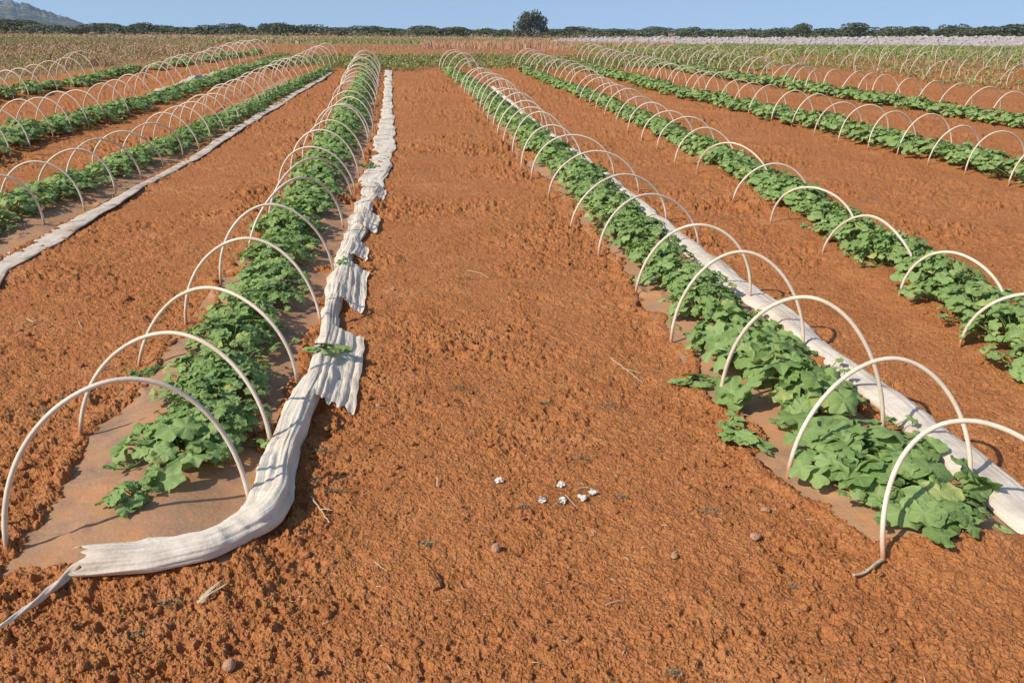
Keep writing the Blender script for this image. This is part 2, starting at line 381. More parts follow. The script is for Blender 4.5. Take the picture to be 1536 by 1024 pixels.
def apex_of(pl, pr, apx):
    m = (pl + pr) / 2; n = pr - pl; n[2] = 0; n /= np.linalg.norm(n)
    fw = np.array([-n[1], n[0], 0]); hw = np.linalg.norm((pr - pl)[:2]) / 2
    # most likely height and lean of an arch whose outline tops out where the photograph shows it
    best = None
    for h in np.arange(0.40, 0.621, 0.01):
        for e in np.arange(-0.16, 0.161, 0.02):
            ph = np.linspace(-1.2, 1.2, 25)
            Q = m + np.outer(hw * np.sin(ph), n) + np.outer(e * np.cos(ph), fw) + np.outer(h * np.cos(ph), [0, 0, 1]) - EYE
            zc = Q @ FWD; u = 768 + FPX * (Q @ XC) / zc; v = 512 - FPX * (Q @ UC) / zc
            i = int(np.argmin(v)); c = ((v[i] - apx[1]) / 3) ** 2 + ((u[i] - apx[0]) / 8) ** 2 + ((h - 0.52) / 0.05) ** 2 + (e / 0.06) ** 2
            if best is None or c < best[0]: best = (c, e, h)
    return float(best[1]), float(best[2])

TUN = {}   # tunnel -> list of (left foot, right foot, lean, height)
def tunnel(name, exact, far, side, width, hgt, jit=0.02, lean=0.03):
    hs = []
    for l, a, r in exact:
        pl, pr = at(*l), at(*r); e, h = apex_of(pl, pr, a)
        hs.append((pl, pr, e, h))
    if far:
        P = W(far); D = perp_dirs(P)
        for p, d in zip(P, D):
            w = width * (1 + rng.normal(0, 0.035)); an = rng.normal(0, 0.05)
            d2 = np.array([d[0] * math.cos(an) - d[1] * math.sin(an), d[0] * math.sin(an) + d[1] * math.cos(an)])
            q = p.copy(); q[:2] += d2 * w * side; q[2] = float(G(q[0], q[1]))
            pl, pr = (p, q) if side > 0 else (q, p)
            hs.append((pl, pr, rng.normal(0, lean), hgt * (1 + rng.normal(0, 0.04))))
    TUN[name] = hs

tunnel('L1', L1, L1r, -1, 0.78, 0.52)
tunnel('R1', R1, R1l, 1, 0.78, 0.52)
tunnel('R2', R2, R2l, 1, 0.80, 0.46)
tunnel('L0', L0, L0r, -1, 0.78, 0.50)
tunnel('R3', [], R3l, 1, 0.80, 0.52)
tunnel('R4', [], R4l, 1, 0.80, 0.53, lean=0.06)
tunnel('Lm1', [], Lm1r, -1, 0.80, 0.54, lean=0.06)
tunnel('Lm2', [], Lm2r, -1, 0.82, 0.50, lean=0.05)

def row_fn(name):
    """centre x and half width of a row as functions of y"""
    hs = TUN[name]
    mid = np.array([(a + b) / 2 for a, b, _, _ in hs]); hw = np.array([np.linalg.norm((b - a)[:2]) / 2 for a, b, _, _ in hs])
    o = np.argsort(mid[:, 1]); mid, hw = mid[o], hw[o]
    ys = np.concatenate([[mid[0, 1] - 6], mid[:, 1], [mid[-1, 1] + 4]])
    k = min(4, len(mid) - 1)
    s0 = (mid[k, 0] - mid[0, 0]) / (mid[k, 1] - mid[0, 1]); s1 = (mid[-1, 0] - mid[-1 - k, 0]) / (mid[-1, 1] - mid[-1 - k, 1])
    xs = np.concatenate([[mid[0, 0] - 6 * s0], mid[:, 0], [mid[-1, 0] + 4 * s1]])
    return ys, xs, float(np.median(hw)), mid[0, 1], mid[-1, 1]
ROWF = {k: row_fn(k) for k in ('L1', 'R1', 'R2', 'L0', 'R3', 'R4', 'Lm1', 'Lm2')}

def row_u(name, x, y):
    ys, xs, hw, y0, y1 = ROWF[name]
    return (x - np.interp(y, ys, xs)) / hw

# rows with a film under the plants: u range (across) and y range
FILM = {'L1': (-0.90, 0.96, 2.47, 22.5, 0.0), 'R1': (-0.76, 1.02, 2.42, 22.0, 0.0), 'L0': (-0.5, 1.0, 5.0, 21.0, 0.0)}

def bed(x, y):
    """the low mound the film and plants lie on"""
    z = np.zeros_like(x)
    for k in ROWF:
        ys, xs, hw, y0, y1 = ROWF[k]
        u = row_u(k, x, y)
        fade = np.clip((y - (y0 - 0.25)) / 0.3, 0, 1) * np.clip((y1 + 0.6 - y) / 0.6, 0, 1)
        z = z + 0.045 * np.clip(1 - u * u, 0, 1) ** 2 * fade
    return z

def film_edge(k, x, y):
    """> 0 where the film lies bare, < 0 where loose soil covers its edge (metres, ragged)"""
    ys, xs, hw, y0, y1 = ROWF[k]; a, b, f0, f1, _ = FILM[k]
    u = row_u(k, x, y)
    n = (0.13 if k == 'R1' else 0.09) * fbm(x * 3.1, y * 3.1, 3, 40) + 0.035 * fbm(x * 14, y * 14, 2, 44)
    m = np.minimum(np.minimum((u - a) * hw, (b - u) * hw), np.minimum(y - f0, f1 - y))
    # thrown soil lying on the film further up the row
    pat = vn(x * 1.7 + 3, y * 1.15 - 2, 51) + 0.5 * vn(x * 5, y * 5, 52)
    cover = np.where(y > f0 + 0.75, 0.30 * np.clip(pat - np.where(u < 0.1, 0.08, 0.34) if k == 'L1' else pat - (0.02 if k == 'R1' else 0.30), 0, 1), 0)
    return m + n * np.clip((y - f0) * 1.2 + 0.25, 0.25, 1) - cover

def soil_h(x, y, r):
    """height of the loose soil over the smooth field"""
    x = x.astype(np.float64); y = y.astype(np.float64)
    wx = x + 0.012 * vn(x * 30, y * 30, 91); wy = y + 0.012 * vn(x * 30 + 50, y * 30, 92)
    und = 0.020 * fbm(x * 0.9, y * 0.9, 3, 1) + 0.010 * fbm(x * 4, y * 4, 3, 5)
    rough = np.clip(0.46 + 1.1 * fbm(x * 1.1 + 5, y * 1.1, 3, 21), 0.12, 1.15)       # smooth trodden patches and cloddy ones
    rough2 = np.clip(0.40 + 1.2 * fbm(x * 3.3 - 7, y * 3.3, 3, 27), 0.05, 1.2)
    for k in ('L1', 'R1', 'L0'):                      # rougher where soil was thrown against the films
        u = np.abs(row_u(k, x, y)); rough = rough + 0.25 * np.exp(-((u - 1.35) / 0.35) ** 2) * (y > 2.2)
    rough = np.minimum(rough, 1.2)
    h = und
    big = lumps(wx, wy, 0.105, 100, 0.14)
    h = h + 0.052 * big * rough * rough2 * (1 + 0.35 * vn(x * 60, y * 60, 104))
    h = h + 0.027 * lumps(wx, wy, 0.048, 110, 0.34) * rough * (rough2 + 0.35 * np.clip((r - 3.5) / 5, 0, 1)) * (1 + 0.7 * np.clip((r - 3.5) / 6, 0, 1))
    w2x = x + 0.006 * vn(x * 75, y * 75, 93) + 0.004 * vn(x * 170, y * 170, 95); w2y = y + 0.006 * vn(x * 75 + 31, y * 75, 94) + 0.004 * vn(x * 170, y * 170 + 9, 96)
    near = np.clip((10 - r) / 4, 0, 1)
    h = h + 0.015 * cells(w2x, w2y, 0.036, 180, 3.2) * rough * (0.25 + rough2)
    h = h + 0.0105 * cells(w2x, w2y, 0.0170, 120, 3.0) * (0.4 + 0.6 * rough)
    h = h + near * 0.0062 * cells(w2x, w2y, 0.0090, 130, 2.6) * (0.55 + 0.5 * rough)
    h = h + 0.007 * fbm(x * 26, y * 26, 3, 141) * (0.4 + rough)
    # pits and crevices between the clods
    h = h - 0.024 * lumps(wx + 3, wy - 1, 0.075, 160, 0.20) * (0.1 + rough)
    h = h - 0.024 * lumps(wx - 7, wy + 2, 0.028, 170, 0.26) * (0.2 + rough)
    return h

def ground_z(x, y, with_soil=True):
    x = np.asarray(x, float); y = np.asarray(y, float); r = np.hypot(x, y)
    z = G(x, y) + bed(x, y)
    if with_soil:
        fadeh = np.clip((60 - r) / 30, 0, 1)
        h = soil_h(x, y, r) * fadeh
        for k in FILM:
            e = film_edge(k, x, y)
            ridge = 0.020 * np.exp(-((e + 0.05) / 0.05) ** 2)
            low = np.clip(e / 0.03 + 0.15, 0, 1)
            h = (h + ridge) * (1 - low) + (-0.035) * low
        z = z + h
    return z

_RB = W([(920, 82), (1000, 87), (1100, 95), (1216, 101), (1274, 105), (1341, 115), (1403, 125), (1466, 131), (1536, 136), (1640, 148)])   # near edge of the overgrown ground

# ------------------------------------------------------------------ ground sheet
def build_ground():
    azc = math.degrees(YAW) + 2
    th = np.concatenate([np.arange(-41, 46, 0.056), np.arange(46, 319, 3.0)]) + azc
    th = np.radians(th)
    dep = np.radians(np.arange(50, 3.0, -0.042))
    r = CAM_H / np.tan(dep)
    r = np.concatenate([[0.15, 0.5, 0.9, 1.2], r, np.geomspace(r[-1] * 1.01, 2400, 120)[1:]])
    RR, TT = np.meshgrid(r, th, indexing='ij')
    # jitter breaks the ring pattern
    X = RR * np.sin(TT); Y = RR * np.cos(TT)
    Z = G(X, Y)
    flat = (RR.ravel() < 62) & (RR.ravel() > 0.8)
    xs, ys = X.ravel(), Y.ravel()
    sel = flat & (ys > -2)
    z = Z.ravel().copy(); z[sel] = ground_z(xs[sel], ys[sel])
    V = np.stack([xs, ys, z], 1)
    n = len(th)
    F = grid_faces(len(r), n, True)[:, ::-1]
    V = np.vstack([V, [[0, 0, float(z[:n].mean())]]]); k = np.arange(n)
    cap = np.stack([np.full(n, len(V) - 1), (k + 1) % n, k], 1)[:, ::-1]
    # beyond the beds
    left_c = lambda y: np.interp(y, [0, 12, 20, 27, 34, 60], [-22, -14.5, -9.7, -6.0, -8.0, -15])
    def wild(x, y):
        left = np.interp(y, [0, 12, 20, 27, 34, 60], [-22, -14.5, -9.7, -6.0, -8.0, -15])
        a = np.clip((left - x) / 0.8 + 0.3 * fbm(x, y, 3, 61), 0, 1) * (y > 5)
        b = np.clip((y - 23.3 - 0.5 * fbm(x * 0.8, y * 0.8, 2, 62)) / 0.9, 0, 1)
        # the right field keeps its red soil between the far tunnels
        lo = np.interp(x, _RB[:, 0], _RB[:, 1]) - 0.3
        b = np.where(x > 6, np.maximum(b * 0.5, np.clip((y - lo - 9) / 4.0 + 0.5 * fbm(x, y, 2, 63), 0, 0.8)), b)
        c = np.clip((y - 50) / 12, 0, 1)
        b = np.where((x > left_c(y)) & (x < 6), b * 0.4, b)
        return np.clip(np.maximum(np.maximum(a, b), c), 0, 1)
    w = wild(V[:, 0], V[:, 1])
    me = mesh_np('field', V, [F, cap], M['soil'], attr={'wild': w})
    tag(link('ground', me), 'crumbly red brown ploughed soil of the field', 'ground', kind='structure')
build_ground()

ICO = None
def ico(sub):
    bm = bmesh.new(); bmesh.ops.create_icosphere(bm, subdivisions=sub, radius=1.0)
    V = np.array([v.co[:] for v in bm.verts]); F = np.array([[v.index for v in f.verts] for f in bm.faces]); bm.free(); return V, F
ICO1, ICO2, ICO3, ICO4 = ico(1), ico(2), ico(3), ico(5)

def lump(size, seed, base=ICO2, rough=0.35, sq=(1, 1, 0.75)):
    g = np.random.default_rng(seed); V = base[0].copy()
    n = 0
    for o in range(3):
        k = g.normal(0, 1.4 * 1.9 ** o, (3, 3)); n = n + (np.sin(V @ k + g.uniform(0, 6, 3))).sum(1) / (3 * 1.6 ** o)
    V = V * (1 + rough * n[:, None] * 0.6) * np.array(sq)
    return V * size, base[1]

# loose crumbs lying on the soil
def build_crumbs():
    N = 16000
    rr = np.exp(rng.uniform(np.log(1.75), np.log(9.0), N)); th = rng.uniform(R(-32), R(44), N)
    x = rr * np.sin(th); y = rr * np.cos(th)
    keep = (0.5 + 0.9 * fbm(x * 1.3 + 5, y * 1.3, 3, 21) > rng.uniform(0.05, 0.9, N))
    for k in FILM: keep &= film_edge(k, x, y) < 0.01
    x, y = x[keep], y[keep]; N = len(x)
    z = ground_z(x, y)
    s = np.clip(0.0038 * np.exp(rng.normal(0, 0.6, N)), 0.0016, 0.020)
    vars_ = [lump(1.0, 900 + i, ICO1, 0.45)[0] for i in range(14)]
    nv = len(ICO1[0]); V = np.zeros((N, nv, 3))
    a = rng.uniform(0, 6.28, N); ca, sa = np.cos(a), np.sin(a)
    for i in range(N):
        b = vars_[i % 14] * s[i]
        V[i, :, 0] = b[:, 0] * ca[i] - b[:, 1] * sa[i]; V[i, :, 1] = b[:, 0] * sa[i] + b[:, 1] * ca[i]; V[i, :, 2] = b[:, 2]
    V += np.stack([x, y, z + s * 0.35], 1)[:, None, :]
    F = (ICO1[1][None] + (np.arange(N) * nv)[:, None, None]).reshape(-1, 3)
    me = mesh_np('crumbs', V.reshape(-1, 3), F, M['soil'], attr={'wild': np.zeros(N * nv)})
    tag(link('soil_crumbs', me), 'loose crumbs of red soil scattered over the field', 'soil', kind='stuff')
build_crumbs()

# ------------------------------------------------------------------ labels
ORD = ['nearest', 'second', 'third', 'fourth', 'fifth', 'sixth', 'seventh', 'eighth', 'ninth', 'tenth', 'eleventh', 'twelfth', 'thirteenth', 'fourteenth', 'fifteenth', 'sixteenth', 'seventeenth', 'eighteenth', 'nineteenth', 'twentieth']
TENS = {20: 'twenty', 30: 'thirty', 40: 'forty', 50: 'fifty'}
def ordw(i):
    if i < 20: return ORD[i]
    n = i + 1; t = n // 10 * 10; u = n % 10
    if u == 0: return TENS[t][:-1] + 'ieth'
    return TENS[t] + '-' + ('first' if u == 1 else ORD[u - 1])
ROWNAME = {'L1': 'first row left of the bare middle strip', 'L0': 'second row left of the bare middle strip', 'Lm1': 'third row left of the bare middle strip', 'Lm2': 'fourth row left, beside the dry weeds',
           'R1': 'first row right of the bare middle strip', 'R2': 'second row right of the bare middle strip', 'R3': 'third row right of the bare middle strip', 'R4': 'fourth row right of the bare middle strip'}

# ------------------------------------------------------------------ hoops
def hoop_mesh(w2, h, lean, rad, seg, n, seed):
    g = np.random.default_rng(seed)
    t = np.linspace(-1, 1, n); ph = t * (math.pi / 2) * 0.985
    x = w2 * np.sign(np.sin(ph)) * np.abs(np.sin(ph)) ** 1.04
    z = h * np.cos(ph) ** 0.97
    a1, a2, a3 = g.normal(0, 0.018, 3)
    x = x + a1 * np.cos(ph) * 1.2; y = lean * np.cos(ph) + a2 * np.sin(2 * ph) * 0.8 + a3 * np.cos(ph)
    z = z + 0.006 * np.sin(3 * ph + g.uniform(0, 6)) * np.cos(ph)
    P = np.stack([x, y, z], 1)
    P = np.vstack([[P[0, 0], P[0, 1], -0.12], P, [P[-1, 0], P[-1, 1], -0.12]])
    V, F = tube_np(P, rad, seg); return V, F

def add_hoop(pl, pr, lean, h, rad, label, group, near, seed, bend=None):
    m = (pl + pr) / 2; d = pr - pl; rz = math.atan2(d[1], d[0]); w2 = np.linalg.norm(d[:2]) / 2
    V, F = hoop_mesh(w2, h, lean, rad, 10 if near else 6, 40 if near else 22, seed)
    tilt = (pr[2] - pl[2]) / (2 * w2)
    V[:, 2] += V[:, 0] * tilt
    if bend is not None: V[:, 0] += bend[0] * np.clip(V[:, 2], 0, 1) ** 1.5; V[:, 1] += bend[1] * np.clip(V[:, 2], 0, 1); V[:, 2] *= bend[2]
    me = mesh_np('tunnel_hoop', V, F, M['hoop'])
    return tag(link('tunnel_hoop', me, loc=m, rz=rz), label, 'hoop', group)

hid = 0
for k, hs in TUN.items():
    hs = sorted(hs, key=lambda q: q[0][1] + q[1][1])
    for i, (pl, pr, e, h) in enumerate(hs):
        hid += 1
        dist = np.hypot(*((pl + pr)[:2] / 2))
        add_hoop(pl, pr, e, h, 0.0088 + 0.0003 * min(dist, 15) / 3, 'cream pipe hoop, %s from near end, %s' % (ordw(i), ROWNAME[k]) if i else 'cream pipe hoop nearest the camera, %s' % ROWNAME[k],
                 'pipe hoops of the ' + ROWNAME[k], dist < 9, hid)

# the overgrown tunnels far right: hoops leaning every way
def weedy(name, pts, n, w, h, rowlabel, grp):
    global hid
    u = np.linspace(0, 1, n); px = np.interp(u, np.linspace(0, 1, len(pts)), [p[0] for p in pts]); py = np.interp(u, np.linspace(0, 1, len(pts)), [p[1] for p in pts])
    P = np.array([at(a, b) for a, b in zip(px, py)]); P[:, :2] += rng.normal(0, 0.12, (n, 2))
    d0 = perp_dirs(W(R4l)).mean(0); d0 /= np.linalg.norm(d0)
    o = np.argsort(P[:, 1])
    for i, j in enumerate(o):
        hid += 1
        an = rng.normal(0, 0.22); d2 = np.array([d0[0] * math.cos(an) - d0[1] * math.sin(an), d0[0] * math.sin(an) + d0[1] * math.cos(an)])
        p = P[j]; q = p.copy(); q[:2] += d2 * w * rng.uniform(0.85, 1.15); q[2] = float(G(q[0], q[1])); p[2] = float(G(p[0], p[1]))
        add_hoop(p, q, rng.normal(0, 0.14), h * rng.uniform(0.75, 1.05), 0.0085, 'leaning cream hoop among weeds, %s from the right end, %s' % (ordw(i) if i else 'first', rowlabel), grp, False, hid, (rng.normal(0, 0.16), rng.normal(0, 0.1), 1))
weedy('R5', [(1040, 93), (1130, 96), (1233, 103), (1333, 113), (1411, 121), (1496, 131), (1590, 146)], 22, 0.8, 0.55, 'nearest weedy row', 'leaning hoops of the nearest weedy row')
weedy('R6', [(1170, 88), (1285, 93), (1353, 98), (1437, 103), (1540, 112), (1600, 118)], 16, 0.8, 0.55, 'middle weedy row', 'leaning hoops of the middle weedy row')
weedy('R7', [(1290, 85), (1400, 89), (1500, 94), (1600, 101)], 10, 0.85, 0.55, 'farthest weedy row', 'leaning hoops of the farthest weedy row')

# ------------------------------------------------------------------ films under the plants
def build_film(k, label):
    ys, xs, hw, y0, y1 = ROWF[k]; a, b, f0, f1, _ = FILM[k]
    step = 0.03; n = int((min(f1, 14) - f0) / step) + 2; yy = np.linspace(f0 - 0.05, f1, n) if f1 < 15 else np.concatenate([np.arange(f0 - 0.05, 9, 0.028), np.arange(9, f1, 0.1)])
    uu = np.linspace(a - 0.16, b + 0.06, 56)
    Y, U = np.meshgrid(yy, uu, indexing='ij')
    X = np.interp(Y, ys, xs) + U * hw
    # ragged near end
    z = G(X, Y) + bed(X, Y)
    w = 0.005 * fbm(X * 5 + Y * 4.0, Y * 11 - X * 3, 3, 71) + 0.012 * fbm(X * 2.2, Y * 3.0, 2, 73)
    w = w + 0.026 * np.clip(1 - 6 * np.abs(fbm(X * 2.2 + Y * 2, Y * 5 - X * 2, 2, 75)), 0, 1) * np.clip(0.4 + fbm(X * 3, Y * 3, 2, 78), 0, 1)
    z = z + 0.004 + w
    V = np.stack([X, Y, z], -1).reshape(-1, 3)
    me = mesh_np('mulch_film', V, grid_faces(len(yy), len(uu))[:, ::-1], M['film'])
    tag(link('mulch_film', me), label, 'mulch film', 'mulch films under the crop rows')
build_film('L1', 'brown dusty mulch film under the first row left, bare and wrinkled at its near end')
build_film('R1', 'brown dusty mulch film under the first row right, beside the smooth white roll')
build_film('L0', 'grey brown mulch film under the second row left of the bare middle strip')

# ------------------------------------------------------------------ white fleece covers
def resample(A, step):
    A = np.asarray(A, float); d = np.concatenate([[0], np.cumsum(np.linalg.norm(np.diff(A[:, :3], axis=0), axis=1))])
    n = max(4, int(d[-1] / step)); t = np.linspace(0, d[-1], n)
    out = np.stack([np.interp(t, d, A[:, i]) for i in range(A.shape[1])], 1)
    k = 5; ker = np.ones(k) / k
    pad = np.vstack([out[:1]] * 2 + [out] + [out[-1:]] * 2)
    return np.stack([np.convolve(pad[:, i], ker, 'valid') for i in range(out.shape[1])], 1), t

def bundle(pairs, heights, step=0.012, seg=72, seed=0, fold=1.0, lift=0.03, taper=None, flatten=0.35, mouth=0.0):
    """A gathered cloth tube lying on the soil; pairs = edges seen in the picture, heights in metres along the path."""
    L = []
    for (a, b, c, d), h in zip(pairs, heights):
        p, q = at(a, b, lift), at(c, d, lift)
        m = (p + q) / 2; L.append([m[0], m[1], m[2], np.linalg.norm((p - q)[:2]) / 2, h])
    S, t = resample(L, step)
    P = S[:, :3]; T = np.gradient(P, axis=0); T[:, 2] = 0; T /= np.linalg.norm(T, axis=1)[:, None]
    N = np.stack([T[:, 1], -T[:, 0], 0 * T[:, 0]], 1)
    base = G(P[:, 0], P[:, 1]) + bed(P[:, 0], P[:, 1]) * 0.7
    an = np.linspace(0, 2 * np.pi, seg, endpoint=False)
    TT, AA = np.meshgrid(t, an, indexing='ij')
    hw = S[:, 3][:, None]; hh = S[:, 4][:, None]
    wob = 0.10 * np.sin(TT * 2.1 + seed) + 0.06 * np.sin(TT * 5.3 + 2 * seed)
    ca, sa = np.cos(AA), np.sin(AA)
    lat = hw * ca; up = hh * np.where(sa > 0, sa ** 0.8 if False else np.abs(sa) ** 0.85, -flatten * np.abs(sa))
    # long folds: noise stretched along the path, pinched where the cloth is tied by its own slack
    xx = AA / (2 * np.pi) * 14; per = 14
    def wrapn(sx, sy, sd): 
        f = AA / (2 * np.pi)
        return (1 - f) * vn(f * sx + wob, TT * sy, sd) + f * vn((f - 1) * sx + wob, TT * sy, sd)
    n1 = wrapn(9, 1.6, seed + 1); n2 = wrapn(24, 1.5, seed + 2); n3 = wrapn(6, 7.0, seed + 3); n4 = wrapn(34, 5.0, seed + 4)
    ridge = (1 - np.abs(n2)) ** 2
    cross = (1 - 2.2 * np.abs(wrapn(5, 16.0, seed + 7))) * np.clip(0.3 + wrapn(3, 2.5, seed + 8), 0, 1)      # short slack creases across the cloth
    disp = fold * (0.26 * n1 + 0.11 * (ridge - 0.4) + 0.20 * n3 + 0.07 * n4 + 0.10 * cross)
    amp = np.minimum(hw, hh * 1.6)
    lat = lat + disp * amp * ca * 0.9; up = up + np.where(sa > -0.1, disp * amp * 0.8, 0)
    sway = 0.12 * hw * (np.sin(TT * 4.1 + seed) + 0.6 * np.sin(TT * 9.7 + 3 * seed))
    lat = lat + sway
    up = np.maximum(up, -0.02)
    V = P[:, None, :] + N[:, None, :] * lat[..., None]
    V[..., 2] = base[:, None] + 0.012 + np.maximum(up + hh * 0.25, -0.01)
    if mouth:
        e = np.clip(1 - (t[-1] - t) / 0.12, 0, 1)[:, None] ** 2 * mouth
        k = 0.030 * np.sin(AA * 2 + 0.6) + 0.022 * vn(AA * 3.0, AA * 0 + 2.0, 5)
        V[..., 0] += T[:, 0][:, None] * e * k; V[..., 1] += T[:, 1][:, None] * e * k
    uv = np.stack([AA / (2 * np.pi), TT], -1).reshape(-1, 2)
    uv[:, 0] = np.abs(uv[:, 0] * 2 - 0.5)          # mirrored so the seam under the bundle matches
    return V.reshape(-1, 3), grid_faces(len(t), seg, True), uv

L1pairs = [(577, 105, 588, 105), (575, 150, 588, 150), (569, 182, 591, 182), (561, 215, 592, 213), (554, 240, 587, 240), (546, 265, 578, 260), (538, 300, 566, 297), (526, 330, 552, 328), (512, 370, 540, 368), (500, 402, 526, 400), (490, 440, 515, 440), (484, 480, 508, 480), (474, 520, 503, 522), (460, 560, 490, 562), (444, 600, 477, 605), (424, 640, 462, 645), (409, 680, 446, 688), (396, 718, 438, 728), (386, 742, 430, 755), (368, 768, 403, 790), (335, 787, 358, 812), (300, 800, 315, 834), (265, 807, 272, 845), (230, 811, 235, 854), (190, 815, 192, 857), (150, 818, 150, 860), (120, 821, 122, 860)]
L1h = [0.015, 0.015, 0.015, 0.017, 0.02, 0.024, 0.03, 0.036, 0.045, 0.052, 0.055, 0.055, 0.06, 0.06, 0.065, 0.07, 0.07, 0.07, 0.065, 0.06, 0.055, 0.052, 0.05, 0.048, 0.046, 0.044, 0.04]

def cloth_sheet(corners, nu, nv, seed, pleats, amp, lift=0.024, fall=0.065):
    """A spread piece of fleece: corners top-left, top-right, bottom-right, bottom-left in the picture."""
    c = [at(*p) for p in corners]
    u = np.linspace(0, 1, nu)[:, None]; v = np.linspace(0, 1, nv)[None]
    P = sum(w[..., None] * q for w, q in (((1 - u) * (1 - v), c[0]), (u * (1 - v), c[1]), (u * v, c[2]), ((1 - u) * v, c[3])))
    e = 0.07 * fbm(u * 8 + seed + 0 * v, v * 0 + 3.1, 3, seed) * v
    ax = (c[3] + c[2] - c[0] - c[1]) / 2
    P = P + e[..., None] * ax
    side = 0.10 * fbm(v * 4 + seed + 0 * u, u * 0 + 7.7, 3, seed + 3) * u
    P = P + side[..., None] * ((c[1] + c[2] - c[0] - c[3]) / 2)
    f = u * pleats + 0.7 * vn(u * 3, v * 1.5, seed + 5)
    z = amp * (np.abs(np.sin(f * np.pi)) * (0.5 + 0.5 * vn(u * 9, v * 2, seed + 6))) + amp * 0.7 * fbm(u * 6, v * 6, 3, seed + 7)
    P[..., 2] = G(P[..., 0], P[..., 1]) + bed(P[..., 0], P[..., 1]) + lift + fall * np.clip(1 - u / 0.78, 0, 1) + z * (0.5 + 0.5 * v)
    uv = np.stack([u + 0 * v, v * 0.25 + 0 * u], -1).reshape(-1, 2)
    return P.reshape(-1, 3), grid_faces(nu, nv), uv

def build_cover():
    root = bpy.data.objects.new('fleece_cover', None); col.objects.link(root)
    root.location = [float(a) for a in at(440, 640)]
    tag(root, 'crumpled white fleece cover gathered along the first row left, trailing onto the soil', 'fleece cover')
    off = Matrix.Translation(root.location).inverted()
    def part(name, V, F, uv=None, label=None):
        V = np.asarray(V) - np.array(root.location)
        o = link(name, mesh_np(name, V, F, M['cloth'], uv=uv), root)
        if label: o['label'] = label
    V, F, uv = bundle(L1pairs, L1h, seed=3, fold=1.1, mouth=1.0, step=0.009, seg=96); part('gathered_cloth', V, F, uv)
    # twisted tail at the near end
    px = [(140, 852, .012), (124, 857, .017), (110, 867, .014), (92, 882, .012), (62, 906, .009), (30, 928, .007), (0, 948, .006), (-30, 968, .005)]
    P = []; rd = []
    for a, b, r in px:
        p = at(a, b); P.append([p[0], p[1], p[2] + 0.012 + r]); rd.append(r)
    P, t = resample(np.column_stack([P, rd]), 0.008)
    seg = 18; V, F = tube_np(P[:, :3], P[:, 3], seg)
    a = np.tile(np.arange(seg), len(P)); s = np.repeat(t, seg)
    sc_ = 1 + 0.28 * np.sin(a / seg * 2 * np.pi * 3 + s * 60) + 0.15 * vn(a * 0.9, s * 40, 8)
    cen = np.repeat(P[:, :3], seg, 0); V[:len(cen)] = cen + (V[:len(cen)] - cen) * sc_[:, None]
    V[:, 2] = np.maximum(V[:, 2], ground_z(V[:, 0], V[:, 1]) + 0.002)
    part('twisted_tail', V, F)
    for i, (c, n, am) in enumerate([([(500, 508), (548, 512), (530, 626), (473, 612)], 4, .016), ([(521, 404), (554, 413), (544, 476), (511, 466)], 4, .014), ([(534, 370), (553, 375), (552, 395), (524, 395)], 3, .012), ([(547, 324), (571, 328), (566, 353), (539, 350)], 3, .012), ([(567, 286), (580, 289), (577, 303), (559, 302)], 3, .010)]):
        V, F, uv = cloth_sheet(c, 90, 60, 300 + 11 * i, n, am); part('spread_flap', V, F, uv)
    mid = [(560, 268, 579, 264), (568, 235, 590, 233), (574, 205, 596, 205), (580, 178, 597, 178), (583, 150, 591, 150)]
build_cover()

R1pairs = [(1620, 870, 1695, 870), (1536, 798, 1607, 798), (1457, 730, 1528, 730), (1394, 679, 1467, 679), (1347, 640, 1407, 640), (1326, 623, 1387, 623), (1293, 593, 1350, 593), (1253, 557, 1301, 557), (1216, 527, 1257, 527), (1172, 496, 1219, 496), (1128, 462, 1177, 462), (1089, 433, 1134, 433), (1051, 400, 1092, 400), (1016, 373, 1052, 373), (982, 340, 1010, 340), (945, 303, 966, 303), (907, 270, 924, 270), (881, 249, 896, 249), (860, 230, 873, 230), (818, 200, 829, 200), (790, 178, 799, 178), (762, 154, 770, 154), (737, 131, 743, 131)]
R1h = [0.044] * 4 + [0.044] * 4 + [0.042] * 5 + [0.04] * 4 + [0.035] * 6
V, F, uv = bundle(R1pairs, R1h, seed=9, fold=0.55, step=0.02)
o = link('fleece_roll', mesh_np('fleece_roll', V, F, M['roll_cloth'], uv=uv)); tag(o, 'smooth white rolled fleece lying along the right side of the first row right', 'fleece cover')
L0pairs = [(-60, 430, -10, 430), (-28, 400, 18, 400), (33, 365, 80, 365), (98, 332, 133, 332), (160, 300, 183, 300), (203, 278, 217, 278), (256, 250, 271, 250), (280, 238, 296, 238), (303, 222, 319, 222), (336, 200, 352, 200), (363, 183, 379, 183), (384, 170, 399, 170), (410, 155, 426, 155), (427, 145, 439, 145), (454, 130, 465, 130), (477, 118, 486, 118), (492, 108, 499, 108)]
V, F, uv = bundle(L0pairs, [0.014] * 4 + [0.012] * 13, seed=15, fold=0.9, step=0.03)
o = link('fleece_strip', mesh_np('fleece_strip', V, F, M['dirty_cloth'], uv=uv)); tag(o, 'flat dusty white fleece strip along the right side of the second row left', 'fleece cover')
V, F, uv = bundle([(222, 146, 238, 146), (238, 139, 258, 139), (262, 131, 282, 131), (286, 122, 304, 122), (308, 115, 324, 115), (332, 108, 345, 108), (352, 102, 362, 102), (366, 98, 373, 98)], [.03, .07, .05, .08, .04, .07, .05, .03], seed=21, fold=2.0, step=0.03)
o = link('fleece_heap', mesh_np('fleece_heap', V, F, M['dirty_cloth'], uv=uv)); tag(o, 'short rumpled white fleece heap under hoops of the third row left', 'fleece cover')

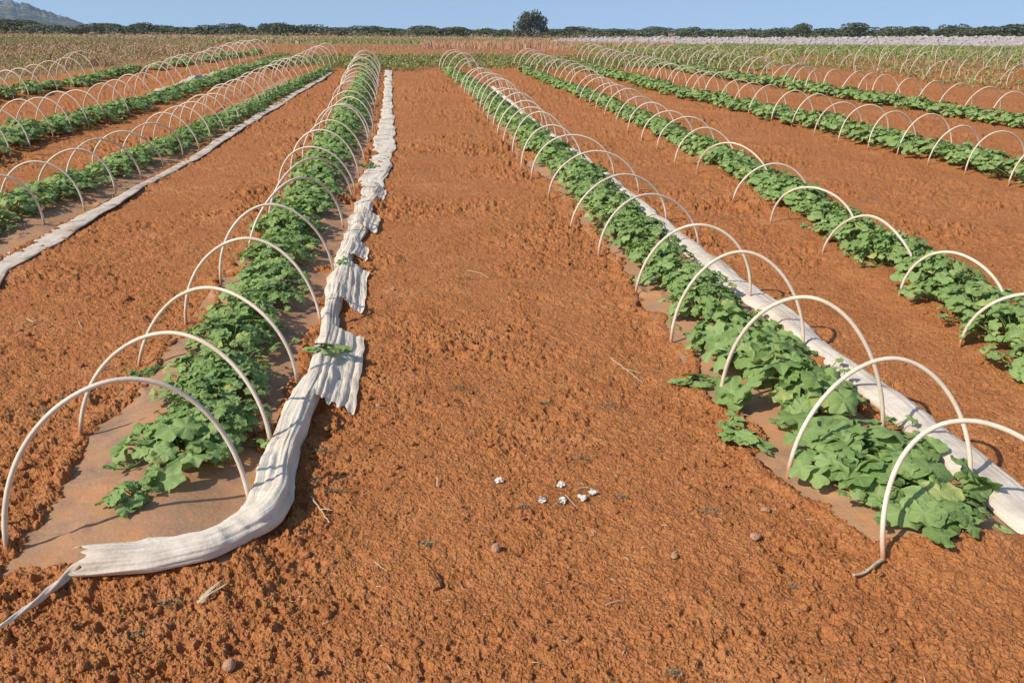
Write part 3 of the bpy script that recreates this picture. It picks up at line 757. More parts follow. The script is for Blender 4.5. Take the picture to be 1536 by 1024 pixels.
# ------------------------------------------------------------------ crop plants
def leaf_tpl(N, rings, seed):
    g = np.random.default_rng(seed)
    th = np.linspace(-np.pi, np.pi, N, endpoint=False)
    out = 1 + 0.10 * np.cos(5 * th) + 0.05 * g.normal() * np.cos(3 * th + g.uniform(0, 6)) + 0.06 * g.normal() * np.cos(2 * th)
    out = out * (1 - 0.5 * np.exp(-((np.abs(th) - np.pi) / 0.30) ** 2))
    if N >= 24: out = out + 0.05 * np.sin(th * 11 + g.uniform(0, 6)) + 0.035 * g.normal(0, 1, N)
    ph = g.uniform(0, 6.28, 4)
    V = [[0, 0, 0]]; uv = [[0, 0]]
    for q in rings:
        rr = out * q
        z = g.uniform(0.02, 0.06) - 0.20 * rr ** 2 * 1.0 + q ** 2 * (0.14 * np.sin(3 * th + ph[0]) + 0.10 * np.sin(5 * th + ph[1]) + 0.075 * np.sin(8 * th + ph[2]))
        z = z + 0.07 * q * (np.abs(np.sin(th * 3.34)) - 0.5)        # raised between the main veins
        z = z + 0.18 * np.abs(rr * np.sin(th)) * np.sign(g.normal()) * 0.6
        V += np.stack([rr * np.cos(th), rr * np.sin(th) * 1.05, z], 1).tolist(); uv += np.stack([rr * np.cos(th), rr * np.sin(th)], 1).tolist()
    V = np.array(V); uv = np.array(uv)
    k = np.arange(N); tri = np.stack([np.zeros(N, int), 1 + k, 1 + (k + 1) % N], 1)
    quads = [np.stack([1 + a * N + k, 1 + (a + 1) * N + k, 1 + (a + 1) * N + (k + 1) % N, 1 + a * N + (k + 1) % N], 1) for a in range(len(rings) - 1)]
    F = [tri] + ([np.concatenate(quads)] if quads else [])
    return V, F, uv

TPL_N = [leaf_tpl(34, (0.32, 0.62, 0.85, 1.0), 500 + i) for i in range(10)]
TPL_F = [leaf_tpl(13, (0.55, 1.0), 600 + i) for i in range(8)]

def frame(nrm, tip):
    nrm = nrm / np.linalg.norm(nrm); x = tip - nrm * np.dot(tip, nrm); x /= np.linalg.norm(x) + 1e-9
    return np.stack([x, np.cross(nrm, x), nrm], 0)

def make_plant(seed, near, rad=0.30, hgt=0.22, n=80, lsz=(0.035, 0.062), runners=2):
    g = np.random.default_rng(seed); fo = MB(); st = MB(); tp = TPL_N if near else TPL_F
    def leaf(c, size, nrm, tip, src):
        V, F, uv = tp[g.integers(len(tp))]
        M3 = frame(nrm, tip); V = (V * size) @ M3 + c
        fo.add(V, F, uv, np.clip(g.normal(0.5, 0.28), 0, 1))
        if near or g.random() < 0.3:
            t = np.linspace(0, 1, 5)[:, None]
            e = c + M3[0] * (-0.02 * size); mid = (src + e) / 2 + np.array([0, 0, 0.35 * abs(e[2] - src[2])])
            P = (1 - t) ** 2 * src + 2 * t * (1 - t) * mid + t * t * e
            v, f = tube_np(P, 0.0026 if near else 0.004, 5 if near else 3, False); st.add(v, f)
    for i in range(n):
        q = math.sqrt(g.random()); a = g.uniform(0, 2 * np.pi); wob = 1 + 0.25 * math.sin(3 * a + seed)
        x, y = rad * q * math.cos(a) * wob, rad * q * math.sin(a) * wob
        top = 0.45 + 0.55 * (1 - q ** 2.2)
        h = hgt * top * (g.uniform(0.80, 1.08) if g.random() < 0.62 else g.uniform(0.3, 0.75))
        size = g.uniform(*lsz) * (1.0 if g.random() > 0.15 else 0.6)
        tilt = np.array([math.cos(a) * q * 0.75, math.sin(a) * q * 0.75, 1.0]) + np.array([*g.normal(0, 0.33, 2), 0])
        tip = np.array([math.cos(a + g.normal(0, 0.8)), math.sin(a + g.normal(0, 0.8)), -0.15])
        src = np.array([x * 0.45 + g.normal(0, 0.02), y * 0.45 + g.normal(0, 0.02), 0.01])
        leaf(np.array([x, y, max(h, 0.025)]), size, tilt, tip, src)
    for i in range(runners):
        a = g.uniform(0, 2 * np.pi); L = rad * g.uniform(1.1, 1.55)
        t = np.linspace(0.2, 1, 8); pa = a + 0.5 * (t - 0.2) * g.normal()
        P = np.stack([L * t * np.cos(pa), L * t * np.sin(pa), 0.03 + 0.03 * np.sin(t * 6 + i)], 1)
        v, f = tube_np(P, 0.003, 5, False); st.add(v, f)
        for p in P[3:]:
            b = a + g.choice([-1, 1]) * g.uniform(0.5, 1.4)
            c = p + np.array([math.cos(b) * 0.03, math.sin(b) * 0.03, g.uniform(0.015, 0.045)])
            leaf(c, g.uniform(0.018, 0.032), np.array([*g.normal(0, 0.35, 2), 1]), np.array([math.cos(b), math.sin(b), 0]), p)
    return fo.mesh('foliage', M['leaf']), st.mesh('vine', M['stem'])

NEARV = [make_plant(1000 + i, True, 0.27, 0.20 + 0.02 * (i % 3), 128, (0.024, 0.050), 2) for i in range(9)]
FARV = [make_plant(1100 + i, False, 0.29, 0.21, 125, (0.028, 0.050), 1) for i in range(7)]
SMALLV = make_plant(1200, True, 0.09, 0.07, 16, (0.02, 0.034), 2)
WIDEV = [make_plant(1220 + i, True, 0.27, 0.17, 40 + 6 * i, (0.050, 0.088), 2) for i in range(4)]
BIGV = make_plant(1210, True, 0.20, 0.17, 44, (0.045, 0.072), 1)

PLANTS = {
 'L1': ([(262, 722, .36), (285, 690, .38), (310, 630, .40), (345, 545, .46), (390, 455, .52), (428, 380, .55), (460, 320, .56), (490, 255, .56), (510, 215, .56), (530, 170, .55), (545, 135, .5), (555, 104, .45)], 0.42),
 'R1': ([(1360, 765, .48), (1270, 690, .58), (1195, 610, .56), (1118, 528, .52), (1050, 462, .52), (985, 395, .54), (925, 335, .56), (868, 272, .58), (820, 228, .56), (770, 186, .54), (730, 150, .5), (690, 120, .46), (672, 106, .42)], 0.42),
 'R2': ([(1580, 575, .6), (1500, 512, .6), (1430, 462, .6), (1345, 408, .58), (1265, 352, .56), (1185, 302, .56), (1110, 262, .54), (1050, 230, .52), (985, 198, .5), (925, 170, .48), (880, 147, .46), (830, 126, .44), (785, 107, .42)], 0.40),
 'R3': ([(1640, 305, .6), (1560, 280, .6), (1480, 258, .6), (1400, 238, .6), (1320, 220, .6), (1240, 199, .58), (1150, 176, .56), (1060, 153, .54), (980, 133, .52), (920, 116, .5), (880, 105, .48)], 0.55),
 'R4': ([(1620, 210, .62), (1540, 192, .62), (1440, 175, .62), (1340, 158, .6), (1240, 143, .6), (1140, 127, .58), (1060, 113, .55), (1000, 103, .5), (955, 96, .5)], 0.62),
 'L0': ([(-75, 370, .54), (-15, 346, .54), (46, 318, .54), (106, 294, .52), (187, 260, .50), (248, 232, .50), (309, 201, .48), (360, 176, .46), (411, 148, .44), (463, 121, .42), (497, 104, .38)], 0.46),
 'Lm1': ([(-60, 248, .6), (0, 226, .6), (60, 208, .6), (120, 192, .58), (200, 167, .56), (260, 147, .54), (310, 130, .52), (360, 112, .5), (420, 98, .46), (445, 92, .44)], 0.60),
 'Lm2': ([(-40, 157, .55), (0, 150, .55), (50, 142, .55), (110, 131, .52), (160, 118, .5), (200, 110, .48), (260, 101, .46), (320, 92, .44), (385, 83, .42)], 0.72),
}
nplants = 0
for k, (pts, sp) in PLANTS.items():
    A = [[*at(u, v), w] for u, v, w in pts]; A, _ = resample(A, 0.05)
    d = np.concatenate([[0], np.cumsum(np.linalg.norm(np.diff(A[:, :2], axis=0), axis=1))])
    ts = np.arange(0, d[-1], sp); row = []
    for t in ts:
        t2 = t + rng.normal(0, 0.05); p = [float(np.interp(t2, d, A[:, i])) for i in range(4)]
        row.append(p)
    row.sort(key=lambda p: p[1])
    grp = 'leafy plants of the ' + ROWNAME[k]
    if k == 'L1':
        p = at(196, 775); row.insert(0, [p[0], p[1], p[2], -1])
        for q in ((322, 668, .40), (345, 600, .40), (300, 615, .34)): row.append([*at(q[0], q[1]), q[2]])
        row[2:] = sorted(row[2:], key=lambda p: p[1])
    if k == 'R1':
        for q in ((1418, 792, .34), (1265, 722, .38), (1322, 700, .40)): row.append([*at(q[0], q[1]), q[2]])
        row.sort(key=lambda p: p[1])
    for i, p in enumerate(row):
        x, y, z, w = p; dist = math.hypot(x, y)
        var = None
        if w < 0: var, s = SMALLV, 1.0
        elif k == 'L1' and i == 1: var, s = BIGV, 0.95
        elif k == 'R1' and y < 4.6: var, s = WIDEV[i % 4], w / 0.52 * 0.94
        elif dist < 8.5: var, s = NEARV[nplants % 9], w / 0.52 * (0.98 if k == 'L1' and y < 4.6 else 0.86)
        else: var, s = FARV[nplants % 7], w / 0.50 * (0.82 if k in ('L1', 'R1') else 0.88 if k in ('R2', 'L0') else 0.98)
        x += rng.normal(0, 0.02) - (0.04 if k == 'R1' and y > 4 else 0); zz = float(G(x, y) + bed(np.array([x]), np.array([y]))[0]) + 0.005
        root = bpy.data.objects.new('crop_plant', None); col.objects.link(root)
        root.location = (x, y, zz); root.rotation_euler = (0, 0, random.uniform(0, 6.28)); root.scale = (s, s, s * random.uniform(0.80, 1.05) * (0.85 if k == 'R1' and y < 3.0 else 1))
        if w < 0: lab = 'small pale green sprig at the near end of the first row left'
        elif k == 'L1' and i == 1: lab = 'green plant with one big drooping leaf at the near end, first row left'
        elif i == 0: lab = 'leafy plant nearest the camera, %s' % ROWNAME[k]
        else: lab = 'leafy plant, %s from near end, %s' % (ordw(i), ROWNAME[k])
        tag(root, lab, 'crop plant', grp)
        link('foliage', var[0], root); link('vine', var[1], root)
        nplants += 1
print('plants', nplants, 'hoops', hid)

for i, (u, v, dz, s, lab) in enumerate([(486, 527, .085, .8, 'small green sprig lying on the white fleece above its largest flap'), (515, 398, .07, .6, 'small green sprig on the white fleece beside the fourth left hoop'), (556, 250, .05, .8, 'small green sprig creeping over the far white fleece, left row'),
        (1040, 580, .0, .9, 'short green runner on bare soil left of the first row right'), (1120, 672, .0, 1.0, 'small leafy shoot at the left edge of the front right plants'), (228, 562, .0, .6, 'tiny green shoot on bare soil at the third left hoop'), (1450, 735, .0, .8, 'small leafy shoot between the front right plants and the white roll'), (1500, 800, .0, .8, 'low leafy shoot at the lower right corner beside the white roll')]):
    p = at(u, v, dz); root = bpy.data.objects.new('leaf_sprig', None); col.objects.link(root)
    root.location = (p[0], p[1], float(ground_z(np.array([p[0]]), np.array([p[1]]))[0]) * (0 if dz else 1) + (p[2] + dz if dz else 0)); root.rotation_euler = (0, 0, i * 2.1); root.scale = (s * 1.45, s * 0.75, s * 0.7)
    tag(root, lab, 'sprig', 'small leafy shoots beside the plants')
    link('foliage', SMALLV[0], root); link('vine', SMALLV[1], root)

# one large leaf hanging at the front of the left row
def big_leaf():
    V, F, uv = leaf_tpl(48, (0.25, 0.5, 0.75, 0.92, 1.0), 777)
    c = at(250, 745); c[2] += 0.085
    V = (V * 0.072) @ frame(np.array([-0.25, -0.75, 0.75]), np.array([0.05, -0.7, -0.55])) + c
    mb = MB(); mb.add(V, F, uv, 0.75)
    return mb.mesh('foliage', M['leaf'])
_o = [o for o in bpy.data.objects if o.get('label', '').startswith('green plant with one big')][0]
bl = link('big_leaf', big_leaf(), _o); bpy.context.view_layer.update(); bl.matrix_parent_inverse = _o.matrix_world.inverted()
bl['label'] = 'large smooth leaf hanging at the front'

# ------------------------------------------------------------------ wild plants and dry stalks behind the beds
def blades(P, hts, wid, lean, rg, segs=2, tint=None):
    """one thin bent blade per point"""
    n = len(P); a = rg.uniform(0, 2 * np.pi, n); b = rg.uniform(0, 2 * np.pi, n)
    wd = np.stack([np.cos(a), np.sin(a), 0 * a], 1) * wid[:, None]; ln = np.stack([np.cos(b), np.sin(b), 0 * b], 1) * (lean * hts)[:, None]
    up = np.array([0, 0, 1.0])
    V = np.stack([P - wd, P + wd, P + 0.55 * hts[:, None] * up + 0.3 * ln + wd * 0.8, P + 0.55 * hts[:, None] * up + 0.3 * ln - wd * 0.8, P + hts[:, None] * up + ln], 1)
    base = (np.arange(n) * 5)[:, None]
    Q = base + np.array([[0, 1, 2, 3]]); T = base + np.array([[3, 2, 4]])
    tt = rg.random(n) if tint is None else tint
    return V.reshape(-1, 3), [Q, T], np.repeat(tt, 5)

def leaflets(P, size, rg, tint=None):
    n = len(P); nr = rg.normal(0, 1, (n, 3)); nr[:, 2] = np.abs(nr[:, 2]) + 0.4; nr /= np.linalg.norm(nr, axis=1)[:, None]
    t = rg.normal(0, 1, (n, 3)); t -= nr * (t * nr).sum(1)[:, None]; t /= np.linalg.norm(t, axis=1)[:, None]; b = np.cross(nr, t)
    s = size[:, None]
    V = np.stack([P - t * s, P - b * s * 0.6, P + t * s, P + b * s * 0.6], 1)
    tt = rg.random(n) if tint is None else tint
    return V.reshape(-1, 3), (np.arange(n) * 4)[:, None] + np.array([[0, 1, 2, 3]]), np.repeat(tt, 4)

def scatter(n, x0, x1, y0, y1, keep):
    x = rng.uniform(x0, x1, n * 4); y = rng.uniform(y0, y1, n * 4)
    k = keep(x, y); x, y = x[k][:n], y[k][:n]
    return np.stack([x, y, G(x, y)], 1)

def left_edge(y): return np.interp(y, [0, 12, 20, 27, 34, 60], [-22, -14.5, -9.7, -6.0, -8.0, -15])

def veg(name, label, cat, mat, pieces):
    mb = MB()
    for V, F, t in pieces: mb.add(V, F, None, t)
    tag(link(name, mb.mesh(name, mat)), label, cat, kind='stuff')

# dry scrub left of the rows
def clumps(nc, x0, x1, y0, y1, keep, per, rad, hgt):
    C = scatter(nc, x0, x1, y0, y1, keep); m = rng.integers(per[0], per[1], len(C)); i = np.repeat(np.arange(len(C)), m)
    r = rng.uniform(rad[0], rad[1], len(C))[i]; hh = rng.uniform(hgt[0], hgt[1], len(C))[i]
    a = rng.uniform(0, 6.283, len(i)); q = np.sqrt(rng.random(len(i)))
    x = C[i, 0] + r * q * np.cos(a); y = C[i, 1] + r * q * np.sin(a)
    up = hh * np.sqrt(np.maximum(0, 1 - q * q)) 
    return np.stack([x, y, G(x, y)], 1), up, np.clip(rng.normal(0.5, 0.2, len(C))[i] + rng.normal(0, 0.15, len(i)), 0, 1)
P, up, tn = clumps(3400, -48, 2, 8, 60, lambda x, y: (x < left_edge(y) - 0.7), (45, 110), (0.25, 0.85), (0.06, 0.38))
n = len(P); Pl = P.copy(); Pl[:, 2] += up * rng.uniform(0.25, 1.0, n)
veg('dry_scrub', 'brown dry scrub covering the rough ground left of the rows', 'dry scrub', M['dry'],
    [leaflets(Pl, rng.uniform(0.010, 0.034, n), rng, tn), blades(P[::2], up[::2] * rng.uniform(0.7, 1.15, len(P[::2])) + 0.02, rng.uniform(0.005, 0.012, len(P[::2])), rng.uniform(0.3, 1.2, len(P[::2])), rng, tint=tn[::2])])
# green weeds in that scrub
P = scatter(65000, -48, 2, 11, 62, lambda x, y: (x < left_edge(y) - 0.4) & (fbm(x * 0.22 + 9, y * 0.30, 3, 211) > -0.02))
P[:, 2] += rng.uniform(0.03, 0.34, len(P))
veg('green_weeds', 'patches of green weeds among the dry scrub on the left', 'weeds', M['weed'], [leaflets(P, rng.uniform(0.014, 0.040, len(P)), rng)])
# weeds across the ends of the rows
def endw(x, y): return (y > 23.4 + 0.35 * np.sin(x * 1.3) + 0.4 * fbm(x, y, 2, 221)) & (x > left_edge(y) + 0.4) & (y < 27.2 + 1.2 * fbm(x * 0.5, 0 * x, 2, 223) + np.clip(x - 4, 0, 4) * 0.5) & (fbm(x * 0.8, y * 0.8, 3, 222) > -0.55)
P = scatter(15000, -5, 9, 22.5, 32, endw); P0 = P.copy()
P[:, 2] += rng.uniform(0.01, 0.13, len(P))
veg('row_end_weeds', 'low green weeds growing across the far ends of the rows', 'weeds', M['weed'], [leaflets(P, rng.uniform(0.018, 0.05, len(P)), rng, rng.uniform(0.35, 1, len(P))), blades(P0[::3], rng.uniform(0.06, 0.2, len(P0[::3])), rng.uniform(0.004, 0.01, len(P0[::3])), rng.uniform(.2, .8, len(P0[::3])), rng)])
# weedy field far right
def rightw(x, y):
    lo = np.interp(x, _RB[:, 0], _RB[:, 1]) - 0.7
    d = y - lo; gap = ((np.abs(d - 3.1) < 0.55) | (np.abs(d - 6.6) < 0.6)) & (fbm(x * 0.5, y * 0.5, 2, 235) > -0.25) & (x > 9)      # strips of bare soil between the overgrown rows
    return (x > 6) & (y > lo) & (y < 62) & ~gap & (fbm(x * 0.6, y * 0.45, 3, 231) > -0.55 - 0.5 * np.clip((y - 30) / 15, 0, 1))
P = scatter(170000, 6, 44, 12, 62, rightw); P0 = P.copy()
P[:, 2] += rng.uniform(0.02, 1, len(P)) * (0.07 + 0.20 * np.clip(0.5 + fbm(P[:, 0] * 0.9, P[:, 1] * 0.9, 2, 233), 0, 1))
veg('overgrown_weeds', 'green and straw coloured weeds overgrowing the far right tunnels', 'weeds', M['rowweed'], [leaflets(P, rng.uniform(0.018, 0.050, len(P)), rng, rng.uniform(0.15, 1, len(P)))])
veg('straw_grass', 'straw coloured grass standing among the far right weeds', 'dry grass', M['dry'], [blades(P0[::11], rng.uniform(0.10, 0.28, len(P0[::11])), rng.uniform(0.006, 0.014, len(P0[::11])), rng.uniform(.2, .8, len(P0[::11])), rng, tint=rng.uniform(0.5, 1, len(P0[::11])))])
# tall dry stalks in a band behind the row ends
P = scatter(8000, -4, 20, 38, 62, lambda x, y: (y > 40) & (x > -0.02 * y) & (x < 0.27 * y))
n = len(P)
veg('dry_stalks', 'band of tall dry brown stalks standing behind the field', 'dry stalks', M['redstalk'], [blades(P, rng.uniform(0.12, 0.42, n), rng.uniform(0.010, 0.020, n), rng.uniform(0.05, 0.5, n), rng, tint=rng.uniform(0.35, 1, n))])
# dry litter mid distance, left of the stalks
P = scatter(3500, -14, 10, 27, 70, lambda x, y: (x > left_edge(y) - 2) & (x < 0.25 * (y - 24) + 2))
n = len(P)
veg('dry_litter', 'short brown dry stems littering the ground beyond the row ends', 'dry grass', M['redstalk'], [blades(P, rng.uniform(0.03, 0.13, n), rng.uniform(0.006, 0.016, n), rng.uniform(0.3, 1.2, n), rng, tint=rng.uniform(0.1, .7, n))])
# pale green meadow strip under the tree line
P = scatter(9000, -30, 30, 66, 120, lambda x, y: (x > -26 + 0.1 * y) & (x < 0.08 * y) & (fbm(x * 0.2, y * 0.1, 2, 241) > -0.3))
n = len(P)
veg('meadow_grass', 'strip of yellow green grass below the tree line', 'grass', M['weed'], [blades(P, rng.uniform(0.1, 0.3, n), rng.uniform(0.03, 0.06, n), rng.uniform(0.1, .6, n), rng, tint=rng.uniform(0.7, 1, n))])
# far ground cover to the tree line
P = scatter(20000, -120, 150, 62, 190, lambda x, y: rng.random(len(x)) < 0.9)
n = len(P)
veg('far_scrub', 'brown and olive scrub covering the far ground', 'scrub', M['dry'], [blades(P, rng.uniform(0.06, 0.24, n), rng.uniform(0.05, 0.14, n), rng.uniform(0.1, .6, n), rng, tint=rng.uniform(0.0, .8, n))])

# pale gravel bank far right
def gravel():
    nx, ny = 260, 26
    x = np.linspace(14, 130, nx)[:, None] + 0 * np.zeros((1, ny)); y = np.linspace(0, 1, ny)[None] + 0 * x
    near = np.interp(x, [14, 24, 60, 130], [90, 86, 80, 76]); yy = near + y * 34
    prof = np.clip(y * 2.6, 0, 1) ** 0.8 * np.clip((1 - y) * 8, 0, 1)
    top = np.interp(x, [14, 18, 24, 40, 60, 130], [0.0, 0.35, 0.50, 0.55, 0.85, 1.0])
    z = G(x, yy) + prof * (top + 0.14 * fbm(x * 0.3, yy * 0.3, 3, 251)) + 0.14 * prof * fbm(x * 2, yy * 2, 2, 253) - 0.03
    V = np.stack([x, yy, z], -1).reshape(-1, 3)
    tag(link('gravel_bank', mesh_np('gravel_bank', V, grid_faces(nx, ny)[:, ::-1][:, ::-1], M['gravel'], smooth=False)), 'low pale grey gravel bank below the trees on the right', 'gravel', kind='stuff')
    mb = MB(); g = np.random.default_rng(31)
    for i in range(1500):
        a = g.uniform(15, 110); b = g.uniform(0, 0.8); ix = int((a - 14) / 116 * (nx - 1)); iy = int(b * (ny - 1))
        p = V[ix * ny + iy]; v, f = lump(g.uniform(0.08, 0.26), i, ICO1, 0.4)
        mb.add(v + p + np.array([g.normal(0, .3), g.normal(0, .3), 0.05]), f)
    tag(link('loose_gravel', mb.mesh('loose_gravel', M['gravel'], False)), 'pale stones strewn over the gravel bank', 'gravel', kind='stuff')
gravel()

# ------------------------------------------------------------------ trees
def crown_mesh(seed, lobes, n, leaf):
    g = np.random.default_rng(seed); mb = MB(); C = []
    for i in range(lobes):
        a = g.uniform(0, 6.28); q = g.uniform(0, 0.72) ** 0.7
        C.append((np.array([q * math.cos(a) * 0.75, q * math.sin(a) * 0.75, 0.25 + 0.55 * g.random() * (1 - 0.55 * q)]), g.uniform(0.20, 0.38)))
    for c, r in C:
        m = int(n * r * r / 0.08)
        d = g.normal(0, 1, (m, 3)); d /= np.linalg.norm(d, axis=1)[:, None]
        rad = r * g.uniform(0.55, 1.05, m) ** 0.5
        P = c + d * rad[:, None] * np.array([1, 1, 0.8]); P[:, 2] = np.maximum(P[:, 2], 0.03)
        nr = d + g.normal(0, 0.5, (m, 3)); nr /= np.linalg.norm(nr, axis=1)[:, None]
        t = g.normal(0, 1, (m, 3)); t -= nr * (t * nr).sum(1)[:, None]; t /= np.linalg.norm(t, axis=1)[:, None]; b = np.cross(nr, t)
        s = g.uniform(0.6, 1.3, m)[:, None] * leaf
        V = np.stack([P - t * s, P - b * s * 0.7, P + t * s, P + b * s * 0.7], 1).reshape(-1, 3)
        mb.add(V, (np.arange(m) * 4)[:, None] + np.array([[0, 1, 2, 3]]), None, np.repeat(np.clip(g.normal(0.5, 0.25, m), 0, 1), 4))
    return mb.mesh('crown', M['tree'])

def dome_crown(seed):
    g = np.random.default_rng(seed); mb = MB(); m = 2600
    for i in range(26):
        a = g.uniform(0, 6.28); e = g.uniform(-0.25, 1.5); r0 = g.uniform(0.35, 0.56)
        c = np.array([r0 * math.cos(e) * math.cos(a), r0 * math.cos(e) * math.sin(a), 0.42 + r0 * 0.72 * math.sin(e)]); r = g.uniform(0.13, 0.24); k = 110
        d = g.normal(0, 1, (k, 3)); d /= np.linalg.norm(d, axis=1)[:, None]; P = c + d * r * g.uniform(0.6, 1.05, k)[:, None]
        v, f, t = leaflets(P, g.uniform(0.03, 0.05, k), g, np.clip(g.normal(0.45, 0.25, k), 0, 1)); mb.add(v, f, None, t)
    return mb.mesh('crown', M['tree'])

def trunk_mesh(seed):
    g = np.random.default_rng(seed); mb = MB()
    P = np.array([[0, 0, -0.05], [0.01, 0.01, 0.2], [0.03, -0.01, 0.42], [0.02, 0.02, 0.62]]); v, f = tube_np(P, np.array([0.05, 0.042, 0.034, 0.02]), 8); mb.add(v, f)
    for i in range(6):
        a = g.uniform(0, 6.28); z = g.uniform(0.12, 0.45); L = g.uniform(0.25, 0.45)
        P = np.array([[0.01, 0, z], [math.cos(a) * L * .5, math.sin(a) * L * .5, z + L * .45], [math.cos(a) * L, math.sin(a) * L, z + L * .7]]); v, f = tube_np(P, np.array([0.024, 0.017, 0.008]), 6); mb.add(v, f)
    return mb.mesh('trunk', M['bark'])
CROWNS = [crown_mesh(2000 + i, 8 + (i * 5) % 7, 190, 0.045) for i in range(7)]
TRUNKS = [trunk_mesh(2100 + i) for i in range(3)]
TREES = [(-150, 22, 60), (-100, 26, 50), (-60, 22, 50), (-25, 27, 44), (8, 25, 44), (35, 28, 50), (66, 32, 40), (92, 37, 34), (122, 39, 30), (150, 33, 40), (185, 31, 52), (215, 34, 38), (245, 37, 34), (275, 37, 40), (310, 36, 42), (345, 31, 40), (372, 35, 26), (395, 30, 34), (420, 30, 42), (455, 34, 38), (482, 37, 32), (515, 36, 32), (550, 37, 38), (590, 38, 36), (625, 36, 38), (655, 40, 40), (685, 37, 32), (720, 40, 36), (750, 41, 44), (830, 39, 44), (865, 38, 46), (900, 39, 46), (935, 42, 40), (965, 43, 36), (1000, 36, 56), (1035, 38, 34), (1065, 40, 42), (1100, 42, 36), (1135, 41, 42), (1170, 42, 42), (1202, 34, 26), (1240, 37, 52), (1295, 29, 60), (1335, 37, 44), (1370, 36, 44), (1398, 39, 34), (1430, 32, 42), (1465, 37, 44), (1500, 34, 44), (1538, 31, 52), (1580, 34, 50), (1630, 32, 50), (1680, 34, 54)]
def far_point(u, D):
    d = ray(u, 45.0); d = d / math.hypot(d[0], d[1]); return d[0] * D, d[1] * D
DOME = dome_crown(2050)
def add_tree(u, top, wid, D, label, i, grp):
    x, y = far_point(u, D); z0 = float(G(x, y)) - (0.9 if grp is None else 0)
    d = ray(u, top); k = D / math.hypot(d[0], d[1]); ztop = CAM_H + d[2] * k
    h = max(1.0, ztop - z0); wm = wid * D / FPX
    root = bpy.data.objects.new('tree', None); col.objects.link(root); root.location = (x, y, z0); root.rotation_euler = (0, 0, random.uniform(0, 6.28)); root.scale = (wm / 1.5, wm / 1.5, h / 0.92)
    tag(root, label, 'tree', grp)
    link('crown', DOME if grp is None else CROWNS[i % 7], root); link('trunk', TRUNKS[i % 3], root)
for i, (u, t, w) in enumerate(TREES):
    add_tree(u, t + random.uniform(-1, 5), w * random.uniform(1.1, 1.9), random.uniform(180, 225), 'dark green bushy tree of the far tree line, %s from the left end' % (ordw(i) if i else 'first'), i, 'trees of the far tree line')
add_tree(796, 16, 56, 180, 'lone tall round tree standing above the tree line in the middle', 3, None)
# low scrub filling the foot of the tree line
P = np.array([[*far_point(u, D), 0] for u, D in zip(rng.uniform(-250, 1750, 13000), rng.uniform(168, 200, 13000))]); az = np.degrees(np.arctan2(P[:, 0], P[:, 1])); P[:, 2] = G(P[:, 0], P[:, 1]) + rng.uniform(0.0, 1, len(P)) * (1.5 + 1.3 * fbm(az * 0.35, 0 * az, 4, 261))
veg('treeline_scrub', 'low dark scrub filling the foot of the far tree line', 'scrub', M['tree'], [leaflets(P, rng.uniform(0.15, 0.32, len(P)), rng, rng.uniform(0.2, 1, len(P)))])

# ------------------------------------------------------------------ mountain
def mountain():
    D = 1500.0
    us = np.linspace(-520, 160, 380); vs = np.linspace(0, 1, 110)
    sil = np.interp(us, [-520, -400, -300, -200, -120, -60, -20, 0, 20, 40, 50, 67, 90, 110, 130, 160], [44, 20, 2, -12, -16, -8, -6, -3, -1, 5, 9, 17, 24, 29, 38, 46])
    V = []
    for u, s in zip(us, sil):
        s = s + 2.2 * float(vn(np.array([u * 0.09]), np.array([3.0]), 311)[0]) + 1.3 * float(vn(np.array([u * 0.3]), np.array([5.0]), 312)[0])
        d = ray(u, s); k = D / math.hypot(d[0], d[1]); H = CAM_H + d[2] * k
        for v in vs:
            dd = D - 320 + v * 640; x, y = far_point(u, dd)
            pr = 1 - abs(v - 0.5) * 2; pr = pr ** 0.8
            V.append([x, y, (H) * pr])
    V = np.array(V); n = 0.6 * fbm(V[:, 0] / 70, V[:, 1] / 70, 4, 301) - 0.5 * np.abs(fbm(V[:, 0] / 28, V[:, 1] / 28, 4, 305)) + 0.1
    V[:, 2] = V[:, 2] * (1 + 0.30 * n) + 3.0 * n
    t = NT('mountain_rock'); p = t.pos()
    c = t.ramp(t.noise(p, 0.030, 7, 0.7), [(0.44, (0.03, 0.05, 0.03)), (0.51, (0.07, 0.08, 0.06)), (0.60, (0.17, 0.155, 0.14))])
    m = t.princ(c, 0.95, t.bump(t.noise(p, 0.1, 5), 6, 0.8), 0.1)
    tag(link('mountain', mesh_np('mountain', V, grid_faces(len(us), len(vs))[:, ::-1], m)), 'grey rocky mountain with dark scrub at the far left', 'mountain', kind='structure')
mountain()

